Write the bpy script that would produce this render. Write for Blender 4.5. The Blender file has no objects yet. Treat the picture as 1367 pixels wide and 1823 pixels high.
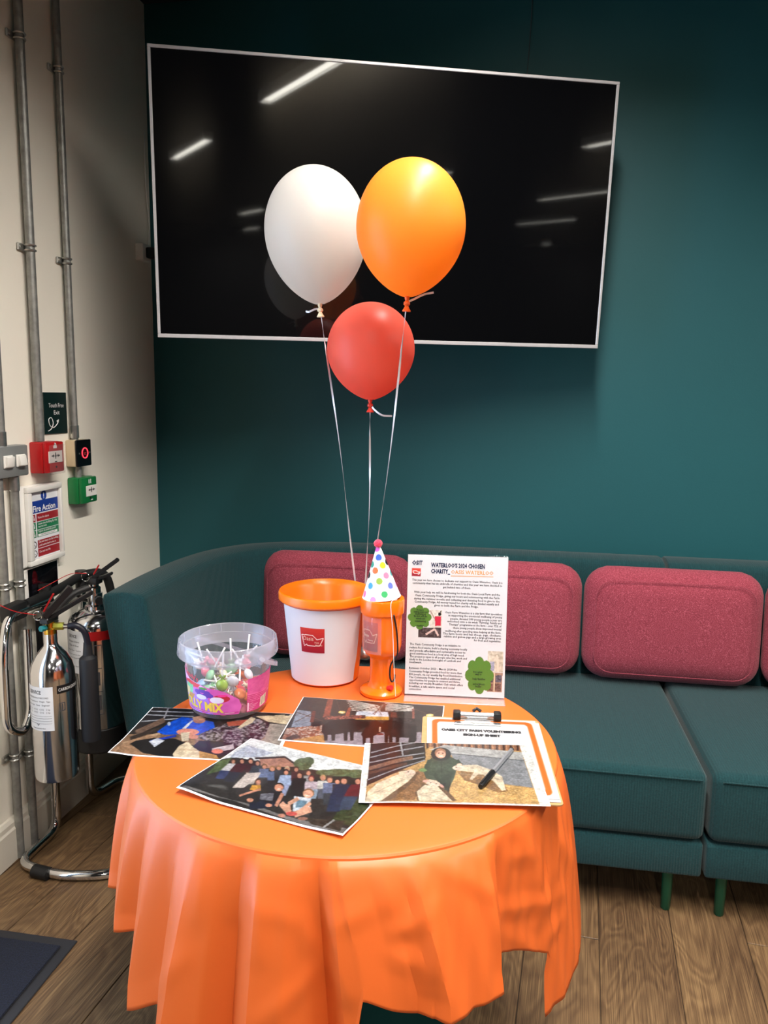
import bpy, bmesh, math, random
import numpy as np
from mathutils import Vector, Matrix
random.seed(7)
S = bpy.context.scene
COL = S.collection
R_ = math.radians
def lin(c):
    return tuple(((x/255)/12.92 if x/255 <= .04045 else ((x/255+.055)/1.055)**2.4) for x in c)

# ---------------------------------------------------------------- camera
cam_d = bpy.data.cameras.new('camera'); cam = bpy.data.objects.new('camera', cam_d); COL.objects.link(cam)
cam_d.sensor_fit = 'VERTICAL'; cam_d.sensor_height = 36.0; cam_d.lens = 36.0*1370/1823
yaw, pit, rol = R_(9.5), R_(8.5), R_(0.85)
fw = Vector((-math.sin(yaw)*math.cos(pit), math.cos(yaw)*math.cos(pit), -math.sin(pit)))
r0 = Vector((math.cos(yaw), math.sin(yaw), 0)); u0 = r0.cross(fw)
rr = r0*math.cos(rol)+u0*math.sin(rol); uu = u0*math.cos(rol)-r0*math.sin(rol)
M = Matrix((rr, uu, -fw)).transposed().to_4x4(); M.translation = Vector((1.42, -2.91, 1.37))
cam.matrix_world = M
cam_d.clip_start = .02
S.camera = cam

# ---------------------------------------------------------------- world, lights, exposure
w = bpy.data.worlds.new('world'); S.world = w; w.use_nodes = True
w.node_tree.nodes['Background'].inputs[0].default_value = (.10, .17, .32, 1)
w.node_tree.nodes['Background'].inputs[1].default_value = .35
S.view_settings.view_transform = 'Standard'; S.view_settings.look = 'None'
S.view_settings.exposure = -0.50; S.view_settings.gamma = 1.0
try: S.view_settings.use_curve_mapping = False
except Exception: pass

CEIL = 2.80
LAMPS = [  # x, y0, y1 (ends of each linear fitting), watts
    (1.53, -3.19, -0.95, 116), (1.58, -5.94, -4.72, 70), (3.98, -3.15, -0.95, 125), (3.90, -6.0, -4.93, 26),
    (5.90, -6.17, -4.50, 30), (7.83, -9.22, -7.81, 30), (3.83, -11.4, -10.2, 30), (11.6, -13.4, -13.1, 12), (5.1, -15.3, -14.3, 24)]
def area(name, loc, rot, sx, sy, power, color, spread=180):
    l = bpy.data.lights.new(name, 'AREA'); l.shape = 'RECTANGLE'; l.size = sx; l.size_y = sy
    l.energy = power; l.color = color; l.spread = R_(spread)
    o = bpy.data.objects.new(name, l); o.location = loc; o.rotation_euler = rot; COL.objects.link(o); return o
for i, (x, y0, y1, p) in enumerate(LAMPS):
    area('linear_lamp_light', (x, (y0+y1)/2, CEIL-.052), (0, 0, 0), .055, y1-y0-.01, p, (1.0, .945, .88), (150, 154, 152)[i] if i < 3 else 160)
# daylight through the glazed exit door in the left wall
area('door_daylight', (-.25, -2.05, 1.15), (0, R_(-90), 0), 1.9, 1.0, 58, (.56, .74, 1.0), 170)

# ---------------------------------------------------------------- materials
MATS = {}
def mat(name, rgb, rough=.5, metal=0, spec=.5, coat=0, trans=0, alpha=1, bump=None, var=None, sss=0, emit=None, aniso=0, sheen=0):
    """bump=(scale,strength,dist,(sx,sy,sz)), var=(scale,amount,(sx,sy,sz))  procedural noise relief / colour variation"""
    if name in MATS: return MATS[name]
    m = bpy.data.materials.new(name); m.use_nodes = True; nt = m.node_tree; b = nt.nodes['Principled BSDF']
    c = lin(rgb)
    b.inputs['Base Color'].default_value = (*c, 1); b.inputs['Roughness'].default_value = rough
    b.inputs['Metallic'].default_value = metal; b.inputs['Specular IOR Level'].default_value = spec
    b.inputs['Coat Weight'].default_value = coat; b.inputs['Coat Roughness'].default_value = .08
    b.inputs['Transmission Weight'].default_value = trans; b.inputs['Alpha'].default_value = alpha
    b.inputs['Anisotropic'].default_value = aniso; b.inputs['Sheen Weight'].default_value = sheen
    if sss: b.inputs['Subsurface Weight'].default_value = sss; b.inputs['Subsurface Radius'].default_value = (.05, .03, .02); b.inputs['Subsurface Scale'].default_value = .6
    if emit: b.inputs['Emission Color'].default_value = (*lin(emit[0]), 1); b.inputs['Emission Strength'].default_value = emit[1]
    def coords(sc):
        tc = nt.nodes.new('ShaderNodeTexCoord'); mp = nt.nodes.new('ShaderNodeMapping')
        nt.links.new(tc.outputs['Object'], mp.inputs[0]); mp.inputs['Scale'].default_value = sc; return mp.outputs[0]
    if var:
        n = nt.nodes.new('ShaderNodeTexNoise'); n.inputs['Scale'].default_value = var[0]; n.inputs['Detail'].default_value = 4
        nt.links.new(coords(var[2] if len(var) > 2 else (1, 1, 1)), n.inputs['Vector'])
        rmp = nt.nodes.new('ShaderNodeValToRGB'); a = var[1]
        rmp.color_ramp.elements[0].position = .3; rmp.color_ramp.elements[1].position = .7
        rmp.color_ramp.elements[0].color = (*[max(0, k*(1-a)) for k in c], 1); rmp.color_ramp.elements[1].color = (*[min(1, k*(1+a)) for k in c], 1)
        nt.links.new(n.outputs['Fac'], rmp.inputs[0]); nt.links.new(rmp.outputs[0], b.inputs['Base Color'])
    if bump:
        n = nt.nodes.new('ShaderNodeTexNoise'); n.inputs['Scale'].default_value = bump[0]; n.inputs['Detail'].default_value = 3
        nt.links.new(coords(bump[3] if len(bump) > 3 else (1, 1, 1)), n.inputs['Vector'])
        bp = nt.nodes.new('ShaderNodeBump'); bp.inputs['Strength'].default_value = bump[1]; bp.inputs['Distance'].default_value = bump[2]
        nt.links.new(n.outputs['Fac'], bp.inputs['Height']); nt.links.new(bp.outputs[0], b.inputs['Normal'])
    MATS[name] = m; return m

def print_mat(name='printed_ink', rough=.45, coat=0.0):
    if name in MATS: return MATS[name]
    m = bpy.data.materials.new(name); m.use_nodes = True; nt = m.node_tree; b = nt.nodes['Principled BSDF']
    a = nt.nodes.new('ShaderNodeAttribute'); a.attribute_name = 'ink'; nt.links.new(a.outputs['Color'], b.inputs['Base Color'])
    b.inputs['Roughness'].default_value = rough; b.inputs['Coat Weight'].default_value = coat; b.inputs['Specular IOR Level'].default_value = .35
    MATS[name] = m; return m

def clear_plastic(name, tint, opac, ior=1.45, rough=.08):
    if name in MATS: return MATS[name]
    m = bpy.data.materials.new(name); m.use_nodes = True; nt = m.node_tree; nt.nodes.clear()
    out = nt.nodes.new('ShaderNodeOutputMaterial'); tr = nt.nodes.new('ShaderNodeBsdfTransparent'); tr.inputs[0].default_value = (*lin(tint), 1)
    pr = nt.nodes.new('ShaderNodeBsdfPrincipled'); pr.inputs['Base Color'].default_value = (*lin((235, 235, 240)), 1); pr.inputs['Roughness'].default_value = .35
    gl = nt.nodes.new('ShaderNodeBsdfGlossy'); gl.inputs['Roughness'].default_value = rough
    m1 = nt.nodes.new('ShaderNodeMixShader'); m1.inputs[0].default_value = opac
    nt.links.new(tr.outputs[0], m1.inputs[1])
    lw = nt.nodes.new('ShaderNodeLayerWeight'); lw.inputs[0].default_value = .5
    pw = nt.nodes.new('ShaderNodeMath'); pw.operation = 'POWER'; pw.inputs[1].default_value = 4.0; nt.links.new(lw.outputs['Facing'], pw.inputs[0])
    fr = nt.nodes.new('ShaderNodeMath'); fr.operation = 'MULTIPLY_ADD'; fr.inputs[1].default_value = min(.55, (ior-1)*1.2); fr.inputs[2].default_value = (ior-1)*.09; nt.links.new(pw.outputs[0], fr.inputs[0])
    tl = nt.nodes.new('ShaderNodeBsdfTranslucent'); tl.inputs[0].default_value = (.9, .9, .93, 1); m0 = nt.nodes.new('ShaderNodeMixShader'); m0.inputs[0].default_value = .45
    nt.links.new(pr.outputs[0], m0.inputs[1]); nt.links.new(tl.outputs[0], m0.inputs[2])
    m2 = nt.nodes.new('ShaderNodeMixShader'); nt.links.new(fr.outputs[0], m2.inputs[0])
    nt.links.new(m0.outputs[0], m1.inputs[2]); nt.links.new(m1.outputs[0], m2.inputs[1]); nt.links.new(gl.outputs[0], m2.inputs[2]); nt.links.new(m2.outputs[0], out.inputs[0])
    MATS[name] = m; return m

def wood_mat():
    m = bpy.data.materials.new('vinyl_oak'); m.use_nodes = True; nt = m.node_tree; b = nt.nodes['Principled BSDF']; N = nt.nodes.new; L = nt.links.new
    tc = N('ShaderNodeTexCoord'); oi = N('ShaderNodeObjectInfo'); 
    add = N('ShaderNodeVectorMath'); add.operation = 'ADD'; cmb = N('ShaderNodeCombineXYZ')
    mul = N('ShaderNodeMath'); mul.operation = 'MULTIPLY'; mul.inputs[1].default_value = 37.0; L(oi.outputs['Random'], mul.inputs[0])
    L(mul.outputs[0], cmb.inputs[2]); L(mul.outputs[0], cmb.inputs[0]); L(tc.outputs['Object'], add.inputs[0]); L(cmb.outputs[0], add.inputs[1])
    def noise(sc, vec, det, dist=0):
        mp = N('ShaderNodeMapping'); mp.inputs['Scale'].default_value = vec; L(add.outputs[0], mp.inputs[0])
        n = N('ShaderNodeTexNoise'); n.inputs['Scale'].default_value = sc; n.inputs['Detail'].default_value = det; n.inputs['Distortion'].default_value = dist
        L(mp.outputs[0], n.inputs['Vector']); return n
    big = noise(2.6, (2.6, .62, 1), 2.5, 1.1)      # cathedral figure
    wav = N('ShaderNodeMath'); wav.operation = 'MULTIPLY'; wav.inputs[1].default_value = 95; L(big.outputs['Fac'], wav.inputs[0])
    sn = N('ShaderNodeMath'); sn.operation = 'SINE'; L(wav.outputs[0], sn.inputs[0])
    sn2 = N('ShaderNodeMapRange'); sn2.inputs[1].default_value = -1; sn2.inputs[2].default_value = 1; sn2.inputs[3].default_value = .35; sn2.inputs[4].default_value = .65; L(sn.outputs[0], sn2.inputs[0])
    fine = noise(60, (7.5, .10, 1), 5, .3)
    blot = noise(5, (1, .5, 1), 2, 0)
    a1 = N('ShaderNodeMath'); a1.operation = 'MULTIPLY_ADD'; a1.inputs[1].default_value = .34; L(sn2.outputs[0], a1.inputs[0])
    a2 = N('ShaderNodeMath'); a2.operation = 'MULTIPLY'; a2.inputs[1].default_value = .66; L(fine.outputs['Fac'], a2.inputs[0]); L(a2.outputs[0], a1.inputs[2])
    a3 = N('ShaderNodeMath'); a3.operation = 'MULTIPLY_ADD'; a3.inputs[1].default_value = .42; L(blot.outputs['Fac'], a3.inputs[0]); L(a1.outputs[0], a3.inputs[2])
    a4 = N('ShaderNodeMath'); a4.operation = 'MULTIPLY_ADD'; a4.inputs[1].default_value = .07; L(oi.outputs['Random'], a4.inputs[0]); L(a3.outputs[0], a4.inputs[2])
    rp = N('ShaderNodeValToRGB'); L(a4.outputs[0], rp.inputs[0])
    e = rp.color_ramp.elements; e[0].position = .47; e[0].color = (*lin((50, 36, 25)), 1); e[1].position = .93; e[1].color = (*lin((128, 102, 70)), 1)
    k = e.new(.60); k.color = (*lin((76, 56, 38)), 1); k = e.new(.74); k.color = (*lin((98, 75, 51)), 1)
    L(rp.outputs[0], b.inputs['Base Color']); b.inputs['Roughness'].default_value = .48; b.inputs['Specular IOR Level'].default_value = .4
    bp = N('ShaderNodeBump'); bp.inputs['Strength'].default_value = .25; bp.inputs['Distance'].default_value = .001; L(fine.outputs['Fac'], bp.inputs['Height']); L(bp.outputs[0], b.inputs['Normal'])
    return m

def fabric_mat(name, rgb, amount, scale, rib=None, fleck=None):
    m = bpy.data.materials.new(name); m.use_nodes = True; nt = m.node_tree; b = nt.nodes['Principled BSDF']; N = nt.nodes.new; L = nt.links.new
    tc = N('ShaderNodeTexCoord'); c = lin(rgb)
    n = N('ShaderNodeTexNoise'); n.inputs['Scale'].default_value = scale; n.inputs['Detail'].default_value = 5; L(tc.outputs['Object'], n.inputs['Vector'])
    rp = N('ShaderNodeValToRGB'); e = rp.color_ramp.elements; e[0].position = .33; e[1].position = .68
    e[0].color = (*[k*(1-amount) for k in c], 1); e[1].color = (*[min(1, k*(1+amount)) for k in c], 1)
    if fleck: e[1].color = (*lin(fleck), 1); k = e.new(.52); k.color = (*c, 1)
    L(n.outputs['Fac'], rp.inputs[0]); L(rp.outputs[0], b.inputs['Base Color'])
    b.inputs['Roughness'].default_value = .9; b.inputs['Sheen Weight'].default_value = .12; b.inputs['Sheen Roughness'].default_value = .5; b.inputs['Specular IOR Level'].default_value = .2
    h = n.outputs['Fac']
    if rib:
        sx = N('ShaderNodeSeparateXYZ'); L(tc.outputs['Object'], sx.inputs[0])
        md = N('ShaderNodeMath'); md.operation = 'MULTIPLY'; md.inputs[1].default_value = rib; L(sx.outputs[0], md.inputs[0])
        s1 = N('ShaderNodeMath'); s1.operation = 'SINE'; L(md.outputs[0], s1.inputs[0])
        ad = N('ShaderNodeMath'); ad.operation = 'MULTIPLY_ADD'; ad.inputs[1].default_value = .5; L(s1.outputs[0], ad.inputs[0]); L(n.outputs['Fac'], ad.inputs[2]); h = ad.outputs[0]
    bp = N('ShaderNodeBump'); bp.inputs['Strength'].default_value = .5; bp.inputs['Distance'].default_value = .0015; L(h, bp.inputs['Height']); L(bp.outputs[0], b.inputs['Normal'])
    MATS[name] = m; return m

def thin_sheet_mat(name, rgb, transl, rough, bump=None, coat=0):
    """diffuse + translucent sheet (plastic cloth, balloon rubber)"""
    m = bpy.data.materials.new(name); m.use_nodes = True; nt = m.node_tree; b = nt.nodes['Principled BSDF']; out = nt.nodes['Material Output']; N = nt.nodes.new; L = nt.links.new
    b.inputs['Base Color'].default_value = (*lin(rgb), 1); b.inputs['Roughness'].default_value = rough; b.inputs['Coat Weight'].default_value = coat; b.inputs['Coat Roughness'].default_value = .2
    t = N('ShaderNodeBsdfTranslucent'); t.inputs[0].default_value = (*lin(rgb), 1)
    mx = N('ShaderNodeMixShader'); mx.inputs[0].default_value = transl; L(b.outputs[0], mx.inputs[1]); L(t.outputs[0], mx.inputs[2]); L(mx.outputs[0], out.inputs[0])
    if bump:
        tc = N('ShaderNodeTexCoord'); n = N('ShaderNodeTexNoise'); n.inputs['Scale'].default_value = bump[0]; n.inputs['Detail'].default_value = 2; L(tc.outputs['Object'], n.inputs['Vector'])
        bp = N('ShaderNodeBump'); bp.inputs['Strength'].default_value = bump[1]; bp.inputs['Distance'].default_value = bump[2]; L(n.outputs['Fac'], bp.inputs['Height']); L(bp.outputs[0], b.inputs['Normal'])
    MATS[name] = m; return m

# ---------------------------------------------------------------- mesh helpers
def smooth(me, ang=35):
    for p in me.polygons: p.use_smooth = True
    try: me.set_sharp_from_angle(angle=R_(ang))
    except Exception: pass
def link(name, me, m=None, parent=None, loc=None, ang=35, sm=True):
    if isinstance(me, bmesh.types.BMesh):
        bm = me; me = bpy.data.meshes.new(name); bmesh.ops.recalc_face_normals(bm, faces=bm.faces); bm.to_mesh(me); bm.free()
    if sm: smooth(me, ang)
    o = bpy.data.objects.new(name, me); COL.objects.link(o)
    if m: me.materials.clear(); me.materials.append(m)
    if parent: o.parent = parent
    if loc: o.location = loc
    return o
def pydata(name, V, F): me = bpy.data.meshes.new(name); me.from_pydata([tuple(v) for v in V], [], F); me.update(); return me
def tag(o, label, cat, group=None, kind=None):
    if label: o['label'] = label
    if cat: o['category'] = cat
    if group: o['group'] = group
    if kind: o['kind'] = kind
    return o
def thing(name, label, cat, loc=(0, 0, 0), rot=(0, 0, 0), group=None):
    o = bpy.data.objects.new(name, None); COL.objects.link(o); o.location = loc; o.rotation_euler = rot; o.empty_display_size = .05
    return tag(o, label, cat, group)
def struct(o): o['kind'] = 'structure'; return o
def add_box(bm, x0, x1, y0, y1, z0, z1, bev=0, seg=2):
    b2 = bmesh.new(); bmesh.ops.create_cube(b2, size=1)
    for v in b2.verts: v.co = Vector((x0+(v.co.x+.5)*(x1-x0), y0+(v.co.y+.5)*(y1-y0), z0+(v.co.z+.5)*(z1-z0)))
    if bev: bmesh.ops.bevel(b2, geom=b2.edges[:]+b2.verts[:], offset=bev, segments=seg, affect='EDGES', profile=.5)
    me = bpy.data.meshes.new('t'); b2.to_mesh(me); b2.free(); bm.from_mesh(me); bpy.data.meshes.remove(me); return bm
def box(x0, x1, y0, y1, z0, z1, bev=0, seg=2): return add_box(bmesh.new(), x0, x1, y0, y1, z0, z1, bev, seg)
def lathe(prof, seg=48, c=(0, 0, 0), a0=0, a1=360, cap=False):
    """prof [(r,z)], revolved about z through c"""
    bm = bmesh.new(); full = abs(a1-a0) >= 360; n = seg if full else seg+1; rows = []
    for r, z in prof:
        if r < 1e-6 and full: rows.append([bm.verts.new((c[0], c[1], c[2]+z))]); continue
        rows.append([bm.verts.new((c[0]+r*math.cos(R_(a0+(a1-a0)*i/seg)), c[1]+r*math.sin(R_(a0+(a1-a0)*i/seg)), c[2]+z)) for i in range(n)])
    for A, B in zip(rows, rows[1:]):
        for i in range(n if full else n-1):
            j = (i+1) % n
            q = [A[i % len(A)], A[j % len(A)], B[j % len(B)], B[i % len(B)]]
            q = [v for k, v in enumerate(q) if v not in q[:k]]
            if len(q) > 2: bm.faces.new(q)
    return bm
def fillet(pts, rad, n=6):
    """round the corners of a 3D polyline"""
    P = [Vector(p) for p in pts]; out = [P[0]]
    for a, b, c in zip(P, P[1:], P[2:]):
        d1 = (a-b); d2 = (c-b); k = min(rad, d1.length*.49, d2.length*.49); p1 = b+d1.normalized()*k; p2 = b+d2.normalized()*k
        for i in range(n+1): t = i/n; out.append(p1*(1-t)**2+b*2*t*(1-t)+p2*t*t)
    out.append(P[-1]); return out
def spline(pts, n=8):
    P = [Vector(p) for p in pts]; P = [2*P[0]-P[1]]+P+[2*P[-1]-P[-2]]; out = []
    for i in range(1, len(P)-2):
        a, b, c, d = P[i-1:i+3]
        for k in range(n):
            t = k/n; out.append(.5*((2*b)+(c-a)*t+(2*a-5*b+4*c-d)*t*t+(3*b-a-3*c+d)*t**3))
    out.append(P[-2]); return out
def add_tube(bm, pts, r, seg=10, caps=True, closed=False):
    P = [Vector(p) for p in pts]; Q = [P[0]]
    for p in P[1:]:
        if (p-Q[-1]).length > 1e-5: Q.append(p)
    P = Q; n = len(P); rows = []; t0 = (P[1]-P[0]).normalized(); up = Vector((0, 0, 1)) if abs(t0.z) < .9 else Vector((1, 0, 0)); nx = t0.cross(up).normalized()
    for i in range(n):
        if closed: t = (P[(i+1) % n]-P[i-1]).normalized()
        else: t = (P[min(i+1, n-1)]-P[max(i-1, 0)]).normalized()
        nx = (nx-t*nx.dot(t)).normalized(); ny = t.cross(nx); rad = r[i] if isinstance(r, (list, tuple)) else r
        rows.append([bm.verts.new(P[i]+nx*rad*math.cos(2*math.pi*k/seg)+ny*rad*math.sin(2*math.pi*k/seg)) for k in range(seg)])
    pairs = list(zip(rows, rows[1:]))+([(rows[-1], rows[0])] if closed else [])
    for A, B in pairs:
        for k in range(seg): bm.faces.new((A[k], A[(k+1) % seg], B[(k+1) % seg], B[k]))
    if caps and not closed: bm.faces.new(rows[0][::-1]); bm.faces.new(rows[-1])
    return bm
def tube(pts, r, seg=10, **k): return add_tube(bmesh.new(), pts, r, seg, **k)
def prism(poly, z0, z1, bev=0, seg=2):
    """extrude a plan polygon [(x,y)] from z0 to z1"""
    bm = bmesh.new(); vs = [bm.verts.new((x, y, z0)) for x, y in poly]; f = bm.faces.new(vs)
    r = bmesh.ops.extrude_face_region(bm, geom=[f]); bmesh.ops.translate(bm, vec=(0, 0, z1-z0), verts=[g for g in r['geom'] if isinstance(g, bmesh.types.BMVert)])
    if bev:
        bmesh.ops.bevel(bm, geom=[e for e in bm.edges if len(e.link_faces) == 2 and e.calc_face_angle(0) > R_(60)], offset=bev, segments=seg, affect='EDGES', profile=.5)
    bmesh.ops.recalc_face_normals(bm, faces=bm.faces); return bm
def rrect(x0, x1, y0, y1, r, n=5):
    out = []
    for cx, cy, a in ((x1-r, y1-r, 0), (x0+r, y1-r, 90), (x0+r, y0+r, 180), (x1-r, y0+r, 270)):
        out += [(cx+r*math.cos(R_(a+90*k/n)), cy+r*math.sin(R_(a+90*k/n))) for k in range(n+1)]
    return out
def frame_on(bm, fn):
    for v in bm.verts: v.co = Vector(fn(*v.co))
    return bm

# lettering: real glyph meshes, mapped onto any surface by fn(x,y)->(X,Y,Z); width fits the line
def glyphs(body, size, width=None, align='CENTER', bold=0.0, res=2):
    cu = bpy.data.curves.new('t', 'FONT'); cu.body = body; cu.size = size; cu.align_x = align; cu.offset = bold; cu.resolution_u = res
    ob = bpy.data.objects.new('t', cu); me = bpy.data.meshes.new_from_object(ob)
    V = [tuple(v.co) for v in me.vertices]; F = [tuple(p.vertices) for p in me.polygons]
    bpy.data.objects.remove(ob); bpy.data.curves.remove(cu); bpy.data.meshes.remove(me)
    if width and V:
        xs = [v[0] for v in V]; k = width/(max(xs)-min(xs)); V = [(v[0]*k, v[1], 0) for v in V]
    return V, F
def lettering(name, lines, fn, m, parent):
    """lines: (text, x, y, size, width|None, align, bold)"""
    VV = []; FF = []
    for ln in lines:
        t, x, y, s, wd, al, bo = (list(ln)+[None, 'CENTER', 0.0][len(ln)-4:])[:7]
        V, F = glyphs(t, s, wd, al, bo); o = len(VV)
        VV += [fn(v[0]+x, v[1]+y) for v in V]; FF += [tuple(i+o for i in f) for f in F]
    me = pydata(name, VV, FF); return link(name, me, m, parent, sm=False)

# printed pictures: rasterised shapes stored as per-vertex ink on a fine grid
def vnoise(h, w, cell, seed):
    rs = np.random.RandomState(seed); gh, gw = int(h/cell)+3, int(w/cell)+3; g = rs.rand(gh, gw)
    y = np.arange(h)/cell; x = np.arange(w)/cell; yi = y.astype(int); xi = x.astype(int); fy = (y-yi)[:, None]; fx = (x-xi)[None]
    return g[yi][:, xi]*(1-fy)*(1-fx)+g[yi+1][:, xi]*fy*(1-fx)+g[yi][:, xi+1]*(1-fy)*fx+g[yi+1][:, xi+1]*fy*fx
class Canvas:
    def __init__(s, w, h, bg=(255, 255, 255), H=None):
        s.w, s.h = w, h; s.a = np.ones((h, w, 3))*np.array(bg, float); s.H = np.array(H).reshape(3, 3) if H else None
        s.yy, s.xx = np.mgrid[0:h, 0:w]; s.seed = 1; s.clip = np.ones((h, w), bool)
    def uv(s, pts):
        P = np.array([(p[0], p[1], 1.) for p in pts])
        if s.H is not None: Q = P@s.H.T; Q = Q[:, :2]/Q[:, 2:]
        else: Q = P[:, :2]
        return Q*np.array([s.w, s.h])
    def mask(s, pts):
        Q = s.uv(pts); m = np.zeros((s.h, s.w), bool); X = s.xx+.5; Y = s.yy+.5
        for (x0, y0), (x1, y1) in zip(Q, np.roll(Q, -1, 0)):
            if y0 == y1: continue
            c = ((y0 > Y) != (y1 > Y)) & (X < (x1-x0)*(Y-y0)/(y1-y0)+x0); m ^= c
        return m & s.clip
    def paint(s, m, col, noise=0, cell=2, col2=None, seed=None):
        s.seed += 1; c = np.array(col, float)
        if noise or col2 is not None:
            n = vnoise(s.h, s.w, cell, seed or s.seed)*.6+vnoise(s.h, s.w, max(1, cell/2.2), (seed or s.seed)+99)*.4
            if col2 is not None:
                t = np.clip((n-.5)*4+.5, 0, 1)[..., None]; img = c*(1-t)+np.array(col2, float)*t
            else: img = c+(n[..., None]-.5)*2*noise
            s.a[m] = np.clip(img, 0, 255)[m]
        else: s.a[m] = c
    def poly(s, pts, col, **k): s.paint(s.mask(pts), col, **k)
    def ell(s, cx, cy, rx, ry, col, rot=0, **k):
        a = R_(rot); s.poly([(cx+rx*math.cos(t)*math.cos(a)-ry*math.sin(t)*math.sin(a), cy+rx*math.cos(t)*math.sin(a)+ry*math.sin(t)*math.cos(a)) for t in [2*math.pi*i/22 for i in range(22)]], col, **k)
    def line(s, pts, wd, col, **k):
        for (x0, y0), (x1, y1) in zip(pts, pts[1:]):
            d = math.hypot(x1-x0, y1-y0) or 1; nx, ny = -(y1-y0)/d*wd/2, (x1-x0)/d*wd/2
            s.poly([(x0+nx, y0+ny), (x1+nx, y1+ny), (x1-nx, y1-ny), (x0-nx, y0-ny)], col, **k)
def canvas_mesh(name, cv, fn, m, parent, keep=None, sm=True):
    h, w = cv.h, cv.w; u = (np.arange(w)+.0)/(w-1); v = (np.arange(h)+.0)/(h-1)
    U, Vv = np.meshgrid(u, v); P = np.stack(fn(U, Vv), -1).reshape(-1, 3)
    idx = np.arange(h*w).reshape(h, w); q = np.stack([idx[:-1, :-1], idx[:-1, 1:], idx[1:, 1:], idx[1:, :-1]], -1).reshape(-1, 4)
    if keep is not None: q = q[keep[:-1, :-1].reshape(-1)]
    me = bpy.data.meshes.new(name); me.vertices.add(len(P)); me.vertices.foreach_set('co', P.astype(np.float32).ravel())
    me.loops.add(q.size); me.loops.foreach_set('vertex_index', q.astype(np.int32).ravel()); me.polygons.add(len(q))
    me.polygons.foreach_set('loop_start', (np.arange(len(q))*4).astype(np.int32))
    try: me.polygons.foreach_set('loop_total', np.full(len(q), 4, np.int32))
    except Exception: pass
    me.update(calc_edges=True)
    at = me.color_attributes.new('ink', 'FLOAT_COLOR', 'POINT'); c = cv.a.reshape(-1, 3)/255; c = np.where(c <= .04045, c/12.92, ((c+.055)/1.055)**2.4)
    at.data.foreach_set('color', np.concatenate([c, np.ones((len(c), 1))], 1).astype(np.float32).ravel())
    me.polygons.foreach_set('use_smooth', np.ones(len(q), bool)); me.materials.append(m)
    o = bpy.data.objects.new(name, me); COL.objects.link(o)
    if parent: o.parent = parent
    return o

# common materials
M_cream = mat('cream_wall_paint', (246, 240, 226), .6, bump=(160, .25, .0008), var=(1.3, .02))
M_teal = mat('teal_wall_paint', (26, 84, 90), .55, spec=.35, bump=(160, .3, .0008), var=(1.5, .04))
M_ceil = mat('charcoal_ceiling_paint', (44, 46, 50), .8, var=(2, .1))
M_farwall = mat('grey_far_wall_paint', (88, 88, 86), .7, var=(2, .08))
M_skirt = mat('skirting_gloss_paint', (222, 216, 202), .35, var=(3, .03))
M_chrome = mat('polished_chrome', (225, 225, 225), .09, 1, var=(4, .03))
M_galv = mat('galvanised_steel', (150, 150, 146), .48, .6, bump=(90, .35, .0006), var=(45, .22))
M_galvb = mat('galvanised_clip', (190, 190, 186), .3, .9, var=(60, .15))
M_black = mat('black_plastic', (16, 16, 18), .4, var=(20, .2))
M_rubber = mat('black_rubber', (14, 14, 15), .55, bump=(120, .2, .0005))
M_white = mat('white_plastic', (236, 234, 228), .35, var=(8, .02))
M_ink = mat('black_ink', (24, 24, 30), .5, var=(200, .05))
M_navyink = mat('navy_ink', (28, 38, 72), .5, var=(200, .05))
M_whiteink = mat('white_ink', (240, 240, 238), .5, var=(200, .02))
M_print = print_mat(); M_gloss = print_mat('glossy_photo_ink', .3, .25)
M_paper = mat('white_paper', (222, 222, 223), .55, var=(60, .01))
M_red = mat('red_plastic', (176, 22, 26), .35, var=(12, .05))
M_green = mat('green_plastic', (20, 112, 58), .35, var=(12, .05))
M_wood = wood_mat()
M_sofa = fabric_mat('teal_green_upholstery', (22, 58, 62), .2, 260, rib=900)
M_maroon = fabric_mat('maroon_wool_upholstery', (142, 56, 70), .34, 420, fleck=(180, 92, 106))

# ---------------------------------------------------------------- the room
XR, YB = 12.5, -16.0
DY0, DY1 = -2.60, -1.50                                            # glazed exit door opening in the left wall
bm = box(-.15, 0, DY1, .15, 0, CEIL); add_box(bm, -.15, 0, DY0, DY1, 2.10, CEIL); add_box(bm, -.15, 0, YB, DY0, 0, CEIL)
struct(link('wall_left', bm, M_cream, sm=False))
struct(link('wall_back', box(0, XR+.15, 0, .15, 0, CEIL), M_teal, sm=False))
struct(link('wall_right', box(XR, XR+.15, YB, 0, 0, CEIL), M_farwall, sm=False))
struct(link('wall_front', box(-.15, XR+.15, YB-.15, YB, 0, CEIL), M_farwall, sm=False))
struct(link('ceiling', box(-.15, XR+.15, YB-.15, .15, CEIL, CEIL+.1), M_ceil, sm=False))
fl = struct(link('floor', box(-.15, XR+.15, YB-.15, .15, -.1, -.003), mat('floor_screed', (58, 44, 32), .5, var=(8, .3, (6, .6, 1))), sm=False))
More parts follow.
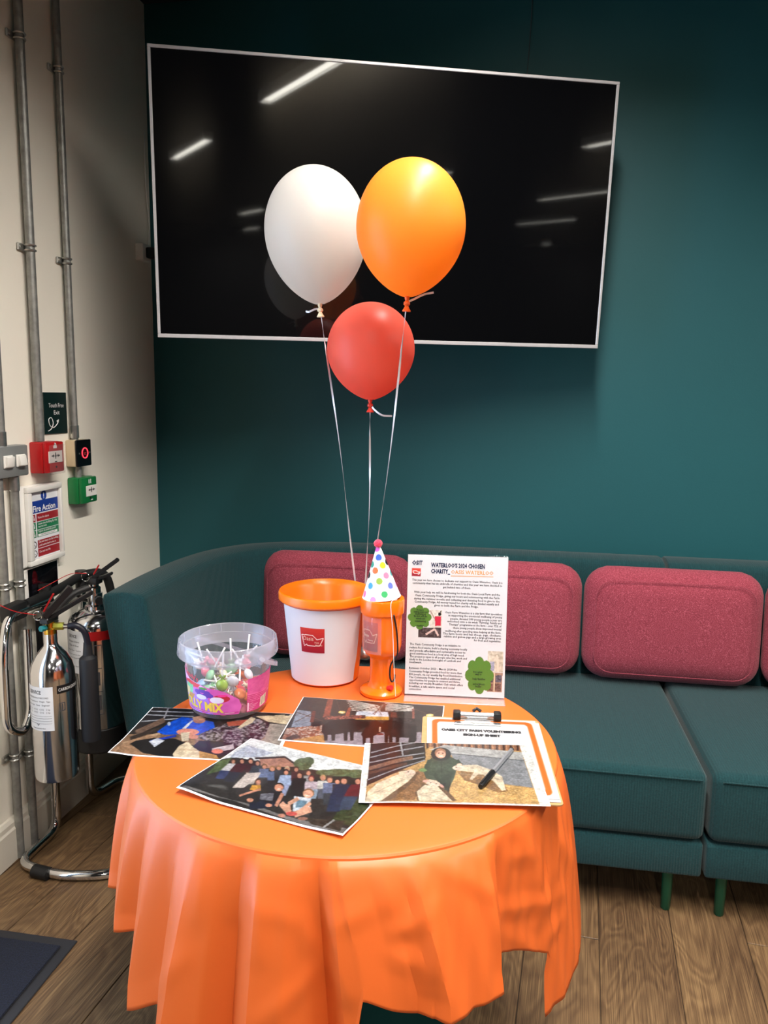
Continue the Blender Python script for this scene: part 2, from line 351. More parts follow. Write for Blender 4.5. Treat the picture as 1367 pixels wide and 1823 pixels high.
# floor planks: built singly where the photograph shows them
PW, PL = .184, 1.22
ang = R_(-5); ca, sa = math.cos(ang), math.sin(ang)
def plank_mesh(ln):
    return box(-PW/2+.0010, PW/2-.0010, -ln/2+.0010, ln/2-.0010, -.003, 0, .0014, 1)
pm = None
for i in range(-12, 12):
    off = (i*.437+.08) % PL
    for j in range(-3, 3):
        lx = (i+.5)*PW; ly = j*PL+off-.2
        x = 1.68+lx*ca-ly*sa; y = -1.10+lx*sa+ly*ca
        # keep those whose ends lie in the room corner the camera can see
        if x < -.15 or x > 3.6 or y < -3.2 or y > .7: continue
        if pm is None:
            bmm = plank_mesh(PL); pm = bpy.data.meshes.new('plank'); bmesh.ops.recalc_face_normals(bmm, faces=bmm.faces); bmm.to_mesh(pm); bmm.free(); pm.materials.append(M_wood)
        # clip at walls: planks crossing a wall are cut to it
        pts = [(x+a*ca-b*sa, y+a*sa+b*ca) for a in (-PW/2, PW/2) for b in (-PL/2, PL/2)]
        if min(p[0] for p in pts) < .001 or max(p[1] for p in pts) > -.001:
            b2 = bmesh.new(); b2.from_mesh(pm); bmesh.ops.rotate(b2, verts=b2.verts, matrix=Matrix.Rotation(ang, 3, 'Z')); bmesh.ops.translate(b2, vec=(x, y, 0), verts=b2.verts)
            for co, no in (((.001, 0, 0), (-1, 0, 0)), ((0, -.001, 0), (0, 1, 0))):
                bmesh.ops.bisect_plane(b2, geom=b2.verts[:]+b2.edges[:]+b2.faces[:], plane_co=co, plane_no=no, clear_outer=True)
                ed = [e for e in b2.edges if e.is_boundary]
                if ed: bmesh.ops.edgeloop_fill(b2, edges=ed)
            if len(b2.verts) < 4: b2.free(); continue
            bmesh.ops.translate(b2, vec=(-x, -y, 0), verts=b2.verts); bmesh.ops.rotate(b2, verts=b2.verts, matrix=Matrix.Rotation(-ang, 3, 'Z'))
            o = link('plank', b2, M_wood, fl, sm=False)
        else: o = bpy.data.objects.new('plank', pm); COL.objects.link(o); o.parent = fl
        o.location = (x, y, 0); o.rotation_euler = (0, 0, ang)
# skirting with a moulded top
prof = [(0, .0), (.018, .0), (.018, .098), (.013, .104), (.013, .118), (.006, .128), (0, .130)]
def skirting(name, p0, p1, nrm):
    bm = bmesh.new(); rows = []
    for p in (p0, p1): rows.append([bm.verts.new((p[0]+nrm[0]*a, p[1]+nrm[1]*a, z)) for a, z in prof])
    n = len(prof)
    for k in range(n): bm.faces.new((rows[0][k], rows[0][(k+1) % n], rows[1][(k+1) % n], rows[1][k]))
    bm.faces.new(rows[0]); bm.faces.new(rows[1][::-1]); return struct(link(name, bm, M_skirt, ang=20))
skirting('baseboard_left', (0, DY1, 0), (0, -.001, 0), (1, 0)); skirting('baseboard_back', (.02, 0, 0), (6, 0, 0), (0, -1))
# exit door (left of the frame; its daylight is what cools the chrome and the cloth)
d = struct(thing('door_1', None, None, (0, 0, 0))); 
bm = bmesh.new()
for a in ((DY0+.002, DY0+.07, .002, 2.095), (DY1-.07, DY1-.002, .002, 2.095), (DY0+.07, DY1-.07, 2.02, 2.095), (DY0+.07, DY1-.07, .002, .12)): add_box(bm, -.11, -.05, a[0], a[1], a[2], a[3], .003, 1)
link('door_frame', bm, mat('dark_door_frame', (40, 44, 48), .4, .5, var=(9, .1)), d)
link('glass_pane', box(-.085, -.077, DY0+.07, DY1-.07, .12, 2.02), clear_plastic('door_glass', (250, 252, 252), .02), d, sm=False)

# ceiling lights
for (x, y0, y1, p) in LAMPS:
    t = thing('linear_light', None, 'ceiling light', (x, (y0+y1)/2, CEIL), group='linear lights across the ceiling')
    t['label'] = {(1.53, -3.19): 'strip light whose reflection is the long bright streak at the television top left', (1.58, -5.94): 'strip light reflected as the short bright streak at the television far left',
        (3.98, -3.15): 'strip light reflected high at the television right edge', (3.90, -6.0): 'strip light reflected just above the orange balloon', (5.90, -6.17): 'strip light reflected as the long streak at the television right edge',
        (7.83, -9.22): 'strip light reflected as the thin streak left of the right edge ones', (3.83, -11.4): 'strip light reflected beside the white balloon, the upper streak', (11.6, -13.4): 'tiny strip light reflected lowest at the television right',
        (5.1, -15.3): 'strip light reflected beside the white balloon, the lower streak'}[(x, y0)]
    h = (y1-y0)/2+.012
    bm = box(-.04, -.034, -h, h, -.06, -.001); add_box(bm, .034, .04, -h, h, -.06, -.001); add_box(bm, -.034, .034, -h, -h+.006, -.06, -.001); add_box(bm, -.034, .034, h-.006, h, -.06, -.001)
    link('housing', bm, mat('white_aluminium', (200, 200, 198), .4, .3, var=(9, .03)), t, sm=False)
    link('diffuser', box(-.033, .033, -h+.007, h-.007, -.045, -.035), mat('lit_opal_diffuser', (255, 246, 232), .5, emit=((255, 245, 228), 52)), t, sm=False)

# ---------------------------------------------------------------- sofa
def outer_path():
    return spline([(.302, -.99), (.290, -.75), (.300, -.52), (.345, -.33), (.45, -.18), (.62, -.095), (.88, -.055), (1.2, -.048), (1.6, -.046), (1.951, -.046)], 8)
def sweep_back(path, thick, lean, ztop=.82, zbot=.14):
    """upholstered wall swept along path; outer face on the path at the top, leaning out by lean(t)"""
    bm = bmesh.new(); n = len(path); rows = []; P = [Vector((p[0], p[1], 0)) for p in path]
    for i, p in enumerate(P):
        t = (P[min(i+1, n-1)]-P[max(i-1, 0)]).normalized(); nx = Vector((t.y, -t.x, 0)); s = i/(n-1); th = thick(s); le = lean(s); b = .022
        sec = [(0, zbot), (0, ztop-b), (b*.3, ztop-b*.3), (b, ztop), (th*.5, ztop+.003), (th-b, ztop), (th-b*.3, ztop-b*.3), (th, ztop-b), (th, zbot)]
        e = 0
        rows.append([bm.verts.new((p+nx*(a+le*(ztop-z)))+Vector((0, 0, z))) for a, z in sec])
    k = len(rows[0])
    for A, B in zip(rows, rows[1:]):
        for j in range(k): bm.faces.new((A[j], A[(j+1) % k], B[(j+1) % k], B[j]))
    for row, fl_ in ((rows[0], 1), (rows[-1], 0)):
        f = bm.faces.new(row if fl_ else row[::-1])
    ends = [e for e in bm.edges if len(e.link_faces) == 2 and any(len(f.verts) == k for f in e.link_faces)]
    bmesh.ops.bevel(bm, geom=ends, offset=.010, segments=3, affect='EDGES', profile=.5)
    return bm
def cushion(name, x0, x1, y0, y1, z0, z1, r, dome, m, parent=None, loc=(0, 0, 0), nx=26, ny=16, axis='z'):
    """soft box: superellipse-rounded slab, domed faces"""
    bm = bmesh.new(); bmesh.ops.create_cube(bm, size=2); bmesh.ops.subdivide_edges(bm, edges=bm.edges[:], cuts=15, use_grid_fill=True)
    hx, hy, hz = (x1-x0)/2, (y1-y0)/2, (z1-z0)/2; cx, cy, cz = (x0+x1)/2, (y0+y1)/2, (z0+z1)/2
    for v in bm.verts:
        p = Vector((v.co.x*hx, v.co.y*hy, v.co.z*hz)); q = Vector([max(-h+r, min(h-r, c)) for c, h in zip(p, (hx, hy, hz))]) if r < min(hx, hy, hz) else None
        if q is None:
            rs = [min(r, h) for h in (hx, hy, hz)]; q = Vector([max(-h+k, min(h-k, c)) for c, h, k in zip(p, (hx, hy, hz), rs)])
            d = p-q
            if d.length > 1e-9:
                m_ = max(abs(d.x)/rs[0], abs(d.y)/rs[1], abs(d.z)/rs[2]); dd = Vector((d.x/rs[0], d.y/rs[1], d.z/rs[2])); dd = dd.normalized()*m_; p = q+Vector((dd.x*rs[0], dd.y*rs[1], dd.z*rs[2]))
        else:
            d = p-q
            if d.length > 1e-9: p = q+d.normalized()*max(abs(d.x), abs(d.y), abs(d.z))
        fx, fy, fz = 1-(p.x/hx)**2, 1-(p.y/hy)**2, 1-(p.z/hz)**2
        if axis == 'z': p.z += dome*max(0, fx)**.6*max(0, fy)**.6*(1 if p.z > 0 else 0)*(p.z/hz)
        else: p.y += dome*max(0, fx)**.6*max(0, fz)**.6*(p.y/hy)
        v.co = p+Vector((cx, cy, cz))
    return link(name, bm, m, parent, loc, ang=80)

def sofa_leg(x, y, parent):
    return link('leg', lathe([(0, 0), (.010, 0), (.0125, .004), (.0148, .120), (.0148, .126), (0, .126)], 20, (x, y, 0)), mat('dark_green_leg_metal', (12, 74, 50), .35, .2, var=(6, .05)), parent)
sofa = thing('corner_sofa_module', 'dark teal sofa section with curved backrest and flared left arm behind the orange table', 'sofa')
op = outer_path()
link('backrest', sweep_back(op, lambda s: .128+.022*min(1, s*2), lambda s: .12*(1-min(1, s*2.2))+.03), M_sofa, sofa, ang=50)
def inner_plan(d, x1, y0, xl):
    pts = []; n = len(op)
    for i, p in enumerate(op):
        t = (op[min(i+1, n-1)]-op[max(i-1, 0)]).normalized(); s = i/(n-1); th = .128+.022*min(1, s*2)+d+(.12*(1-min(1, s*2.2))+.03)*.4
        q = (p.x+t.y*th, p.y-t.x*th)
        if q[0] < x1-.01 and q[1] > y0+.03: pts.append(q)
    pts = pts[::2]
    return [(pts[0][0]+.004, y0)]+pts+[(x1, pts[-1][1]), (x1, y0)]
link('base', prism(inner_plan(-.01, 1.952, -.924, 0), .124, .220, .008, 2), M_sofa, sofa, ang=50)
bm = prism(inner_plan(.004, 1.952, -.932, 0), .226, .418, .026, 4)
link('seat_cushion', bm, M_sofa, sofa, ang=50)
for x, y in ((1.876, -.885), (.50, -.885), (.50, -.16), (1.876, -.12)): sofa_leg(x, y, sofa)
link('seam_piping', tube([(.52, -.9335, .402), (1.0, -.9345, .402), (1.935, -.9345, .402)], .0022, 6), M_sofa, sofa)

sofa2 = thing('sofa_module', 'dark teal sofa section at the right edge of the picture, without an arm', 'sofa')
link('backrest', sweep_back([(1.959, -.046), (2.2, -.046), (2.6, -.046), (3.2, -.046)], lambda s: .15, lambda s: .03), M_sofa, sofa2, ang=50)
def rpl(x0, x1, y0, y1): return [(x0, y0), (x1, y0), (x1, y1), (x0, y1)]
link('base', prism(rpl(1.960, 3.2, -.924, -.23), .124, .220, .008, 2), M_sofa, sofa2, ang=50)
link('seat_cushion', prism(rpl(1.960, 3.2, -.932, -.217), .226, .420, .028, 4), M_sofa, sofa2, ang=50)
link('seam_piping', tube([(1.985, -.9335, .402), (2.6, -.9345, .402), (3.18, -.9335, .402)], .0022, 6), M_sofa, sofa2)
for x, y in ((2.014, -.885), (3.12, -.885), (2.014, -.12), (3.12, -.12)): sofa_leg(x, y, sofa2)

for x0, x1, lab in ((.528, 1.087, 'maroon back cushion nearest the curved arm, behind the orange bucket'), (1.092, 1.665, 'maroon back cushion partly hidden behind the charity notice'),
                    (1.671, 2.246, 'maroon back cushion in full view right of the charity notice'), (2.252, 2.827, 'maroon back cushion mostly cut off by the right edge')):
    o = cushion('back_cushion', -(x1-x0)/2, (x1-x0)/2, -.05, .05, -.194, .194, .085, .022, M_maroon, None, ((x0+x1)/2+.004, -.272, .622), axis='y')
    o.rotation_euler = (R_(-3), 0, 0)
    # seam line round the front panel
    hx = (x1-x0)/2
    tag(o, lab, 'cushion', 'maroon sofa back cushions')
    ln = rrect(-hx+.035, hx-.035, -.159, .154, .06, 5)
    link('seam', tube([(a, -.0565-.009*(1-(a/hx)**2), b) for a, b in ln], .0014, 5, closed=True), M_maroon, o)

# ---------------------------------------------------------------- television
TW, TH = 1.40, .80
tv = thing('television', 'large wall mounted flat screen television with silver bezel, swivelled off the teal wall', 'television', (1.022, -.491, 1.937))
a, b = .320, .070
ex = Vector((math.cos(a), math.sin(a), 0)); n0 = Vector((math.sin(a), -math.cos(a), 0)); ez = Vector((0, 0, 1))*math.cos(b)+n0*math.sin(b); ey = ez.cross(ex)
MM = Matrix((ex, ey, ez)).transposed().to_4x4(); MM.translation = Vector((1.022, -.491, 1.937)); tv.matrix_world = MM
M_bez = mat('brushed_silver_bezel', (206, 204, 206), .35, .35, var=(30, .04, (1, 1, 12)))
bw = .0085
for nm, q in (('bezel', [(-TW/2, TW/2, TH/2-bw, TH/2), (-TW/2, TW/2, -TH/2, -TH/2+bw*1.35), (-TW/2, -TW/2+bw, -TH/2+bw*1.35, TH/2-bw), (TW/2-bw, TW/2, -TH/2+bw*1.35, TH/2-bw)]),):
    bm = bmesh.new()
    for x0, x1, z0, z1 in q: add_box(bm, x0, x1, -.004, .016, z0, z1, .0012, 1)
    link(nm, bm, M_bez, tv, sm=False)
def tv_glass():
    m = bpy.data.materials.new('black_screen_glass'); m.use_nodes = True; nt = m.node_tree; nt.nodes.clear(); N = nt.nodes.new; L = nt.links.new
    out = N('ShaderNodeOutputMaterial'); df = N('ShaderNodeBsdfDiffuse'); df.inputs[0].default_value = (.0022, .0024, .003, 1)
    g1 = N('ShaderNodeBsdfGlossy'); g1.inputs['Roughness'].default_value = .035; g1.inputs[0].default_value = (.9, .95, 1, 1)
    g2 = N('ShaderNodeBsdfGlossy'); g2.inputs['Roughness'].default_value = .15; g2.inputs[0].default_value = (1, .9, .76, 1)
    g2.inputs['Anisotropy'].default_value = .35
    tg = N('ShaderNodeTangent'); tg.direction_type = 'RADIAL'; tg.axis = 'Z'; L(tg.outputs[0], g2.inputs['Tangent'])
    fr = N('ShaderNodeFresnel'); fr.inputs[0].default_value = 1.5
    mx = N('ShaderNodeMixShader'); mx.inputs[0].default_value = .30; L(g1.outputs[0], mx.inputs[1]); L(g2.outputs[0], mx.inputs[2])
    m2 = N('ShaderNodeMixShader'); L(fr.outputs[0], m2.inputs[0]); L(df.outputs[0], m2.inputs[1]); L(mx.outputs[0], m2.inputs[2]); L(m2.outputs[0], out.inputs[0]); return m
link('screen', box(-TW/2+bw-.001, TW/2-bw+.001, -.0005, .012, -TH/2+bw, TH/2-bw+.001), tv_glass(), tv, sm=False)
bm = box(-TW/2+.004, TW/2-.004, .012, .034, -TH/2+.004, TH/2-.004, .004, 2); add_box(bm, -.45, .45, .03, .062, -.36, .16, .01, 2)
link('back_casing', bm, M_black, tv)
M_arm = mat('black_bracket_steel', (20, 20, 22), .45, .6, var=(20, .1))
link('mounting_plate', box(-.22, .22, .062, .072, -.2, .2, .003, 1), M_arm, tv)
for z in (-.03, .07, .26): link('side_screw', box(TW/2-.002, TW/2+.006, .014, .024, z-.004, z+.004, .001, 1), M_chrome, tv)
MI = MM.inverted(); BO = Vector((1.15, 0, 1.93))
def totv(bm):
    for v in bm.verts: v.co = MI @ (v.co+BO)
    return bm
link('wall_plate', totv(box(-.06, .06, -.012, -.0002, -.16, .16, .003, 1)), M_arm, tv)
j0 = Vector((0, -.02, 0)); pl = MM @ Vector((.05, .085, 0)) - Vector((1.15, 0, 1.93)); el = Vector((.12, -.12, 0))
bm = tube([j0, el], .018, 10); add_tube(bm, [el, pl], .018, 10); add_tube(bm, [el+Vector((0, 0, -.05)), el+Vector((0, 0, .05))], .022, 12)
link('swivel_arm', totv(bm), M_arm, tv)
tag(link('hanging_cable', tube(spline([(1.42, -.003, CEIL-.002), (1.421, -.006, 2.66), (1.415, -.012, 2.5), (1.41, -.10, 2.32)], 6), .0016, 6), mat('grey_cable', (72, 78, 84), .5, var=(5, .05))), 'thin grey cable hanging down the teal wall behind the television top', 'cable')
sk = thing('wall_socket', 'white wall socket with a black plug beside the television left edge', 'socket', (0, -.10, 1.893))
link('back_box', box(.001, .034, -.032, .032, -.030, .030, .003, 2), M_white, sk)
link('plug', box(.034, .066, -.016, .020, -.022, .018, .006, 2), M_black, sk)
link('plug_cable', tube(spline([(.06, .003, -.02), (.075, .02, -.06), (.10, -.05, -.02), (.20, -.20, .06), (.26, -.30, .10)], 6), .0035, 8), M_black, sk)
tag(link('antenna_cable', tube(spline([(.004, -.035, 2.34), (.006, -.04, 2.15), (.012, -.03, 2.0), (.005, -.035, 1.925)], 6), .0022, 6), M_white), 'thin white cable running down the corner to the wall socket', 'cable')

# ---------------------------------------------------------------- conduits and their saddle clips
def conduit(nm, y, z0, z1, r, clips, label, bendz=None, coup=()):
    t = thing(nm, label, 'pipe', (0, y, 0), group=None)
    pts = [(r+.009, 0, z0), (r+.009, 0, z1)]
    link('pipe', tube(pts, r, 18), M_galv, t)
    for c in coup: link('coupler', tube([(r+.009, 0, c-.02), (r+.009, 0, c+.02)], r+.0025, 18), M_galvb, t)
    for c in clips:
        bm = bmesh.new()
        for dz in (-.007, .007): add_tube(bm, [(r+.009+(r+.0022)*math.cos(u), (r+.0022)*math.sin(u), c+dz) for u in [R_(q) for q in range(-125, 126, 14)]], .0028, 6)
        add_box(bm, .001, .0085, -r-.022, r+.004, c-.010, c+.010, .002, 1)
        cl = link('clip', bm, M_galvb, t)
        link('screw', tube([(.0085, -r-.014, c), (.0125, -r-.014, c)], .004, 10), M_galvb, cl)
    return t
zt = CEIL-.002
conduit('conduit', -.806, 1.224, zt, .0128, (2.345, 1.780), 'grey steel conduit dropping into the red fire call point')
conduit('conduit', -.616, 1.218, zt, .0108, (2.332, 1.775), 'thinner steel conduit dropping into the black exit button', coup=(1.245,))
conduit('conduit', -.606, 1.094, 1.132, .0108, (), 'short steel conduit joining the black exit button and the green call point')
conduit('conduit', -.985, 1.224, zt, .0128, (), 'steel conduit above the grey light switch at the left edge', coup=(1.24,))
conduit('conduit', -.937, .003, 1.130, .0120, (.820, .300), 'steel conduit below the light switch, beside the fire notice', coup=(1.11,))
conduit('conduit', -1.003, .003, 1.130, .0115, (.826, .318), 'leftmost steel conduit running from the light switch down to the floor')

# ---------------------------------------------------------------- wall plates and call points (local y along the wall, x off the wall)
sw = thing('light_switch', 'grey metal two gang light switch plate with white rockers at the left edge', 'light switch', (0, -.9675, 1.176))
link('back_box', box(.001, .040, -.0755, .0755, -.044, .044, .005, 2), mat('grey_metalclad', (140, 143, 142), .45, .3, bump=(70, .15, .0004), var=(8, .04)), sw)
for y in (-.019, .036):
    r = link('rocker_surround', box(.040, .0445, y-.020, y+.020, -.0165, .0185, .0015, 1), M_white, sw)
    q = box(-.0045, .0045, -.0155, .0155, -.0145, .0145, .002, 2); bmesh.ops.rotate(q, verts=q.verts, matrix=Matrix.Rotation(R_(7 if y < 0 else -9), 3, 'Y')); bmesh.ops.translate(q, vec=(.047, y+.001, .001), verts=q.verts)
    link('rocker', q, M_white, r)
link('screw', tube([(.040, .064, -.002), (.0415, .064, -.002)], .0035, 10), M_galvb, sw)
link('screw', tube([(.040, -.068, -.002), (.0415, -.068, -.002)], .0035, 10), M_galvb, sw)

def disc(cy, cz, r, n=14): return [(cy+r*math.cos(2*math.pi*i/n), cz+r*math.sin(2*math.pi*i/n)) for i in range(n)]
def flat(polys, x):
    V = []; F = []
    for p in polys: F.append(tuple(range(len(V), len(V)+len(p)))); V += [(x, a, b) for a, b in p]
    return pydata('flat', V, F)
def arrows(cy, cz, s):
    out = [disc(cy, cz, s*.20), [(cy-s*.10, cz-s*.45), (cy+s*.10, cz-s*.45), (cy+s*.10, cz+s*.45), (cy-s*.10, cz+s*.45)]]
    for g in (-1, 1):
        out.append([(cy+g*s*1.0, cz-s*.09), (cy+g*s*.62, cz-s*.09), (cy+g*s*.62, cz+s*.09), (cy+g*s*1.0, cz+s*.09)])
        out.append([(cy+g*s*.64, cz+s*.28), (cy+g*s*.30, cz), (cy+g*s*.64, cz-s*.28)])
    return out
def call_point(nm, label, y, z, m, depth, h, wd, win, mark):
    t = thing(nm, label, 'alarm', (0, y, z))
    link('housing', box(.001, depth-.012, -wd/2, wd/2, -h/2, h/2, .004, 2), m, t)
    link('front_plate', box(depth-.012, depth, -wd/2+.002, wd/2, -h/2+.001, h/2-.001, .004, 2), m, t)
    y0, y1, z0, z1 = win
    g = link('glass_element', box(depth, depth+.0015, y0, y1, z0, z1, .0005, 1), M_white, t, sm=False)
    link('arrow_marks', flat(arrows((y0+y1)/2, (z0+z1)/2+.003, (y1-y0)*.30), depth+.0019), M_ink, g, sm=False)
    link('emblem', flat(mark, depth+.0005), M_whiteink, t, sm=False)
    link('key_hole', tube([(depth-.001, .004, -h/2+.017), (depth+.001, .004, -h/2+.017)], .0035, 10), M_black, t)
    return t
cp = call_point('fire_call_point', 'red fire alarm call point with a clear flap, right of the light switch', -.783, 1.1755, M_red, .054, .093, .094, (-.035, .036, -.016, .019),
    [[(-.008, .027), (.010, .027), (.010, .034), (.001, .041), (-.008, .034)], [(-.003, .039), (.0, .045), (.006, .041), (.008, .036), (.0, .036)]])
# clear hinged flap over it
link('clear_flap', frame_on(box(.0565, .0585, -.044, .042, -.05, .038, .001, 1), lambda x, y, z: (x+max(0, -y)*.10+.002, y, z)), clear_plastic('flap_plastic', (252, 250, 250), .05), cp, sm=False)
link('text_mark', flat([[(-.006, -.0145), (.006, -.0145), (.006, -.0115), (-.006, -.0115)]], .0562), M_ink, cp, sm=False)
gp = call_point('exit_call_point', 'green emergency door release call point below the black exit button', -.594, 1.0535, M_green, .050, .086, .094, (-.021, .042, -.020, .015),
    [[(-.004, .022), (.001, .022), (.001, .034), (-.001, .037), (-.004, .034)], [(.006, .022), (.012, .022), (.010, .030), (.012, .034), (.009, .037), (.006, .034)]])
link('text_mark', flat([[(.006, -.034), (.018, -.034), (.018, -.031), (.006, -.031)]], .0508), M_whiteink, gp, sm=False)
eb = thing('exit_button', 'black touch free exit button with a glowing red ring', 'button', (0, -.601, 1.1755))
link('back_box', box(.001, .034, -.042, .042, -.043, .043, .004, 2), mat('beige_plastic', (204, 184, 150), .45, var=(9, .03)), eb)
link('front_plate', box(.034, .042, -.043, .043, -.0435, .0435, .004, 2), mat('gloss_black_plate', (8, 9, 12), .2, var=(9, .1)), eb)
ring = [(.0435, .001+.0165*math.cos(2*math.pi*i/28), .0165*math.sin(2*math.pi*i/28)) for i in range(28)]
link('glowing_ring', tube(ring, .0017, 8, closed=True), mat('red_led_glow', (255, 60, 70), .4, emit=((255, 60, 80), 2.2)), eb)
link('sensor_lens', tube([(.042, .001, 0), (.0432, .001, 0)], .0135, 24), mat('dark_red_lens', (60, 8, 14), .15, var=(9, .1)), eb)
link('sensor_text', flat([[(-.006, -.001), (.008, -.001), (.008, .001), (-.006, .001)], [(-.004, -.005), (.006, -.005), (.006, -.0035), (-.004, -.0035)]], .0434), mat('red_print', (210, 60, 70), .5, var=(9, .1)), eb, sm=False)
link('plate_screw', tube([(.042, -.030, 0), (.0428, -.030, 0)], .003, 8), M_galvb, eb); link('plate_screw', tube([(.042, .031, 0), (.0428, .031, 0)], .003, 8), M_galvb, eb)

def wallfn(x, dz=0): return lambda a, b: (x, a, b)
ts = thing('touch_free_sign', 'dark green sign reading Touch Free Exit with a curly white arrow', 'sign', (0, -.690, 1.305))
link('panel', box(.001, .004, -.061, .061, -.064, .064, .001, 1), mat('bottle_green_panel', (10, 34, 32), .35, var=(6, .05)), ts, sm=False)
lettering('lettering', [('Touch Free', .003, .018, .0185, .080), ('Exit', .003, -.004, .0185, .03)], wallfn(.0045), M_whiteink, ts)
ap = spline([(-.046, -.055), (-.028, -.047), (-.018, -.030), (-.026, -.014), (-.040, -.018), (-.036, -.036), (-.018, -.044), (.000, -.036), (.010, -.026)], 6)
bm = tube([(.0046, p.x, p.y) for p in ap], .0013, 5); me = flat([[(.013, -.019), (-.001, -.024), (.008, -.032)]], .0052); bm.from_mesh(me)
link('curly_arrow', bm, M_whiteink, ts, sm=False)

fn_ = thing('fire_notice', 'white framed fire action notice with blue heading and red and green panels', 'notice', (0, -.808, .978))
M_frame = mat('white_notice_frame', (232, 230, 224), .3, var=(5, .02))
bm = box(.001, .020, -.110, .098, -.122, .118, .006, 2)
link('backing', bm, M_frame, fn_)
bm = bmesh.new()
for y0, y1, z0, z1 in ((-.088, .088, .098, .116), (-.088, .088, -.120, -.104), (-.088, -.066, -.104, .098), (.076, .088, -.104, .098)): add_box(bm, .020, .033, y0, y1, z0, z1, .003, 2)
link('frame', bm, M_frame, fn_)
cv = Canvas(90, 132, (226, 228, 232))
def RC(cv, x0, y0, x1, y1, c, **k): cv.poly([(x0, y0), (x1, y0), (x1, y1), (x0, y1)], c, **k)
RC(cv, 0, .68, 1, .86, (24, 58, 142))
rows = [(.555, .665, (150, 32, 40)), (.435, .545, (26, 118, 76)), (.315, .425, (26, 118, 76)), (.155, .275, (150, 32, 40)), (.02, .145, (150, 32, 40))]
for i, (a0, a1, c) in enumerate(rows):
    RC(cv, .21, a0, .99, a1, c)
    if i < 3: RC(cv, .02, a0, .18, a1, c); cv.ell(.10, (a0+a1)/2+.02, .03, .02, (230, 230, 230)); RC(cv, .06, a0+.02, .14, (a0+a1)/2, (230, 230, 230)); RC(cv, .085, a0+.02, .115, a1-.03, c)
    else:
        cv.ell(.10, (a0+a1)/2, .085, .055, (60, 40, 44)); cv.ell(.10, (a0+a1)/2, .062, .040, (226, 228, 232)); cv.line([(.05, a1-.03), (.15, a0+.03)], .012, (60, 40, 44))
RC(cv, .24, .325, .93, .365, (236, 238, 236))
cv.ell(.50, .925, .105, .070, (24, 58, 142)); RC(cv, .485, .905, .515, .97, (240, 240, 240)); RC(cv, .485, .878, .515, .893, (240, 240, 240))
link('sign_panel', box(.020, .022, -.066, .076, -.104, .098), M_white, fn_, sm=False)
canvas_mesh('printed_panels', cv, lambda u, v: (0*u+.0225, -.0655+.141*u, -.1035+.201*v), M_print, fn_)
lettering('lettering', [('Fire Action', .005, .038, .026, .112, 'CENTER', .0004), ('Raise the alarm', -.030, .016, .010, .055, 'LEFT'), ('Leave the building by the', -.030, -.003, .010, .095, 'LEFT'), ('nearest exit', -.030, -.011, .009, .042, 'LEFT'),
    ('Report to assembly point', -.030, -.026, .010, .088, 'LEFT'), ('Do not return to the building', -.030, -.058, .010, .098, 'LEFT'), ('until authorised to do so', -.030, -.068, .009, .085, 'LEFT'), ('Do not use lifts', -.030, -.088, .010, .055, 'LEFT')], wallfn(.0229), M_whiteink, fn_)
lettering('small_print', [('assembly at the car park', .018, -.0355, .006, .07)], wallfn(.0230), M_ink, fn_)
bp = thing('identification_sign', 'glossy black sign plate with a faint painted red reflection below the fire notice', 'sign', (0, -.811, .797))
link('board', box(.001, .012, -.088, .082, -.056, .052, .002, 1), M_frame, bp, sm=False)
cv = Canvas(60, 40, (9, 9, 13)); cv.ell(.22, .62, .08, .3, (70, 12, 18), noise=30, cell=4); cv.line([(.3, .55), (.62, .3)], .03, (74, 18, 24)); cv.line([(.34, .35), (.5, .6)], .02, (40, 42, 52)); RC(cv, .12, .15, .26, .5, (24, 22, 28), noise=14)  # faint red reflection of the extinguisher, painted into the black panel's colour
canvas_mesh('printed_panel', cv, lambda u, v: (0*u+.0128, -.075+.150*u, -.046+.095*v), print_mat('gloss_sign_reflection', .12, .6), bp)

# ---------------------------------------------------------------- extinguisher stand and extinguishers
st = thing('extinguisher_stand', 'chrome tubular floor stand carrying the two fire extinguishers by the left wall', 'stand')
R0 = .0135
base = fillet([(.052, -.865, .74), (.052, -.865, .016), (.052, -1.055, .016), (.20, -1.085, .016), (.335, -1.055, .016), (.47, -.92, .016), (.45, -.56, .016), (.30, -.50, .016), (.085, -.535, .016), (.052, -.67, .016), (.052, -.67, .74)], .05, 7)
link('base_tube', tube(base, R0, 16), M_chrome, st)
link('hanger_loop', tube(fillet([(.065, -.86, .755), (.065, -1.06, .760), (.075, -1.100, .66), (.078, -1.106, .45), (.085, -1.045, .415), (.085, -1.010, .46), (.070, -.985, .70)], .045, 7), .0125, 14), M_chrome, st)
link('top_bar', tube(fillet([(.065, -.98, .770), (.060, -.80, .772), (.062, -.68, .79), (.10, -.60, .785), (.11, -.585, .70)], .05, 6), .014, 14), M_rubber, st)
for bm in (tube([(.052, -.865, .735), (.052, -.865, .80)], .018, 14), tube([(.052, -.67, .735), (.052, -.67, .80)], .018, 14), box(.038, .075, -1.06, -.98, .735, .785, .008, 2)): link('connector', bm, M_rubber, st)
link('sleeve', tube([(.115, -1.078, .016), (.165, -1.084, .016)], R0+.005, 16), M_rubber, st)
bm = box(.075, .083, -.955, -.93, .40, .72, .002, 1); link('back_strap', bm, M_arm, st)
link('hook', tube([(.065, -.90, .735), (.16, -.98, .728), (.20, -1.05, .738)], .006, 8), M_arm, st)
link('hook', tube([(.060, -.76, .765), (.14, -.80, .74), (.19, -.84, .752)], .006, 8), M_arm, st)

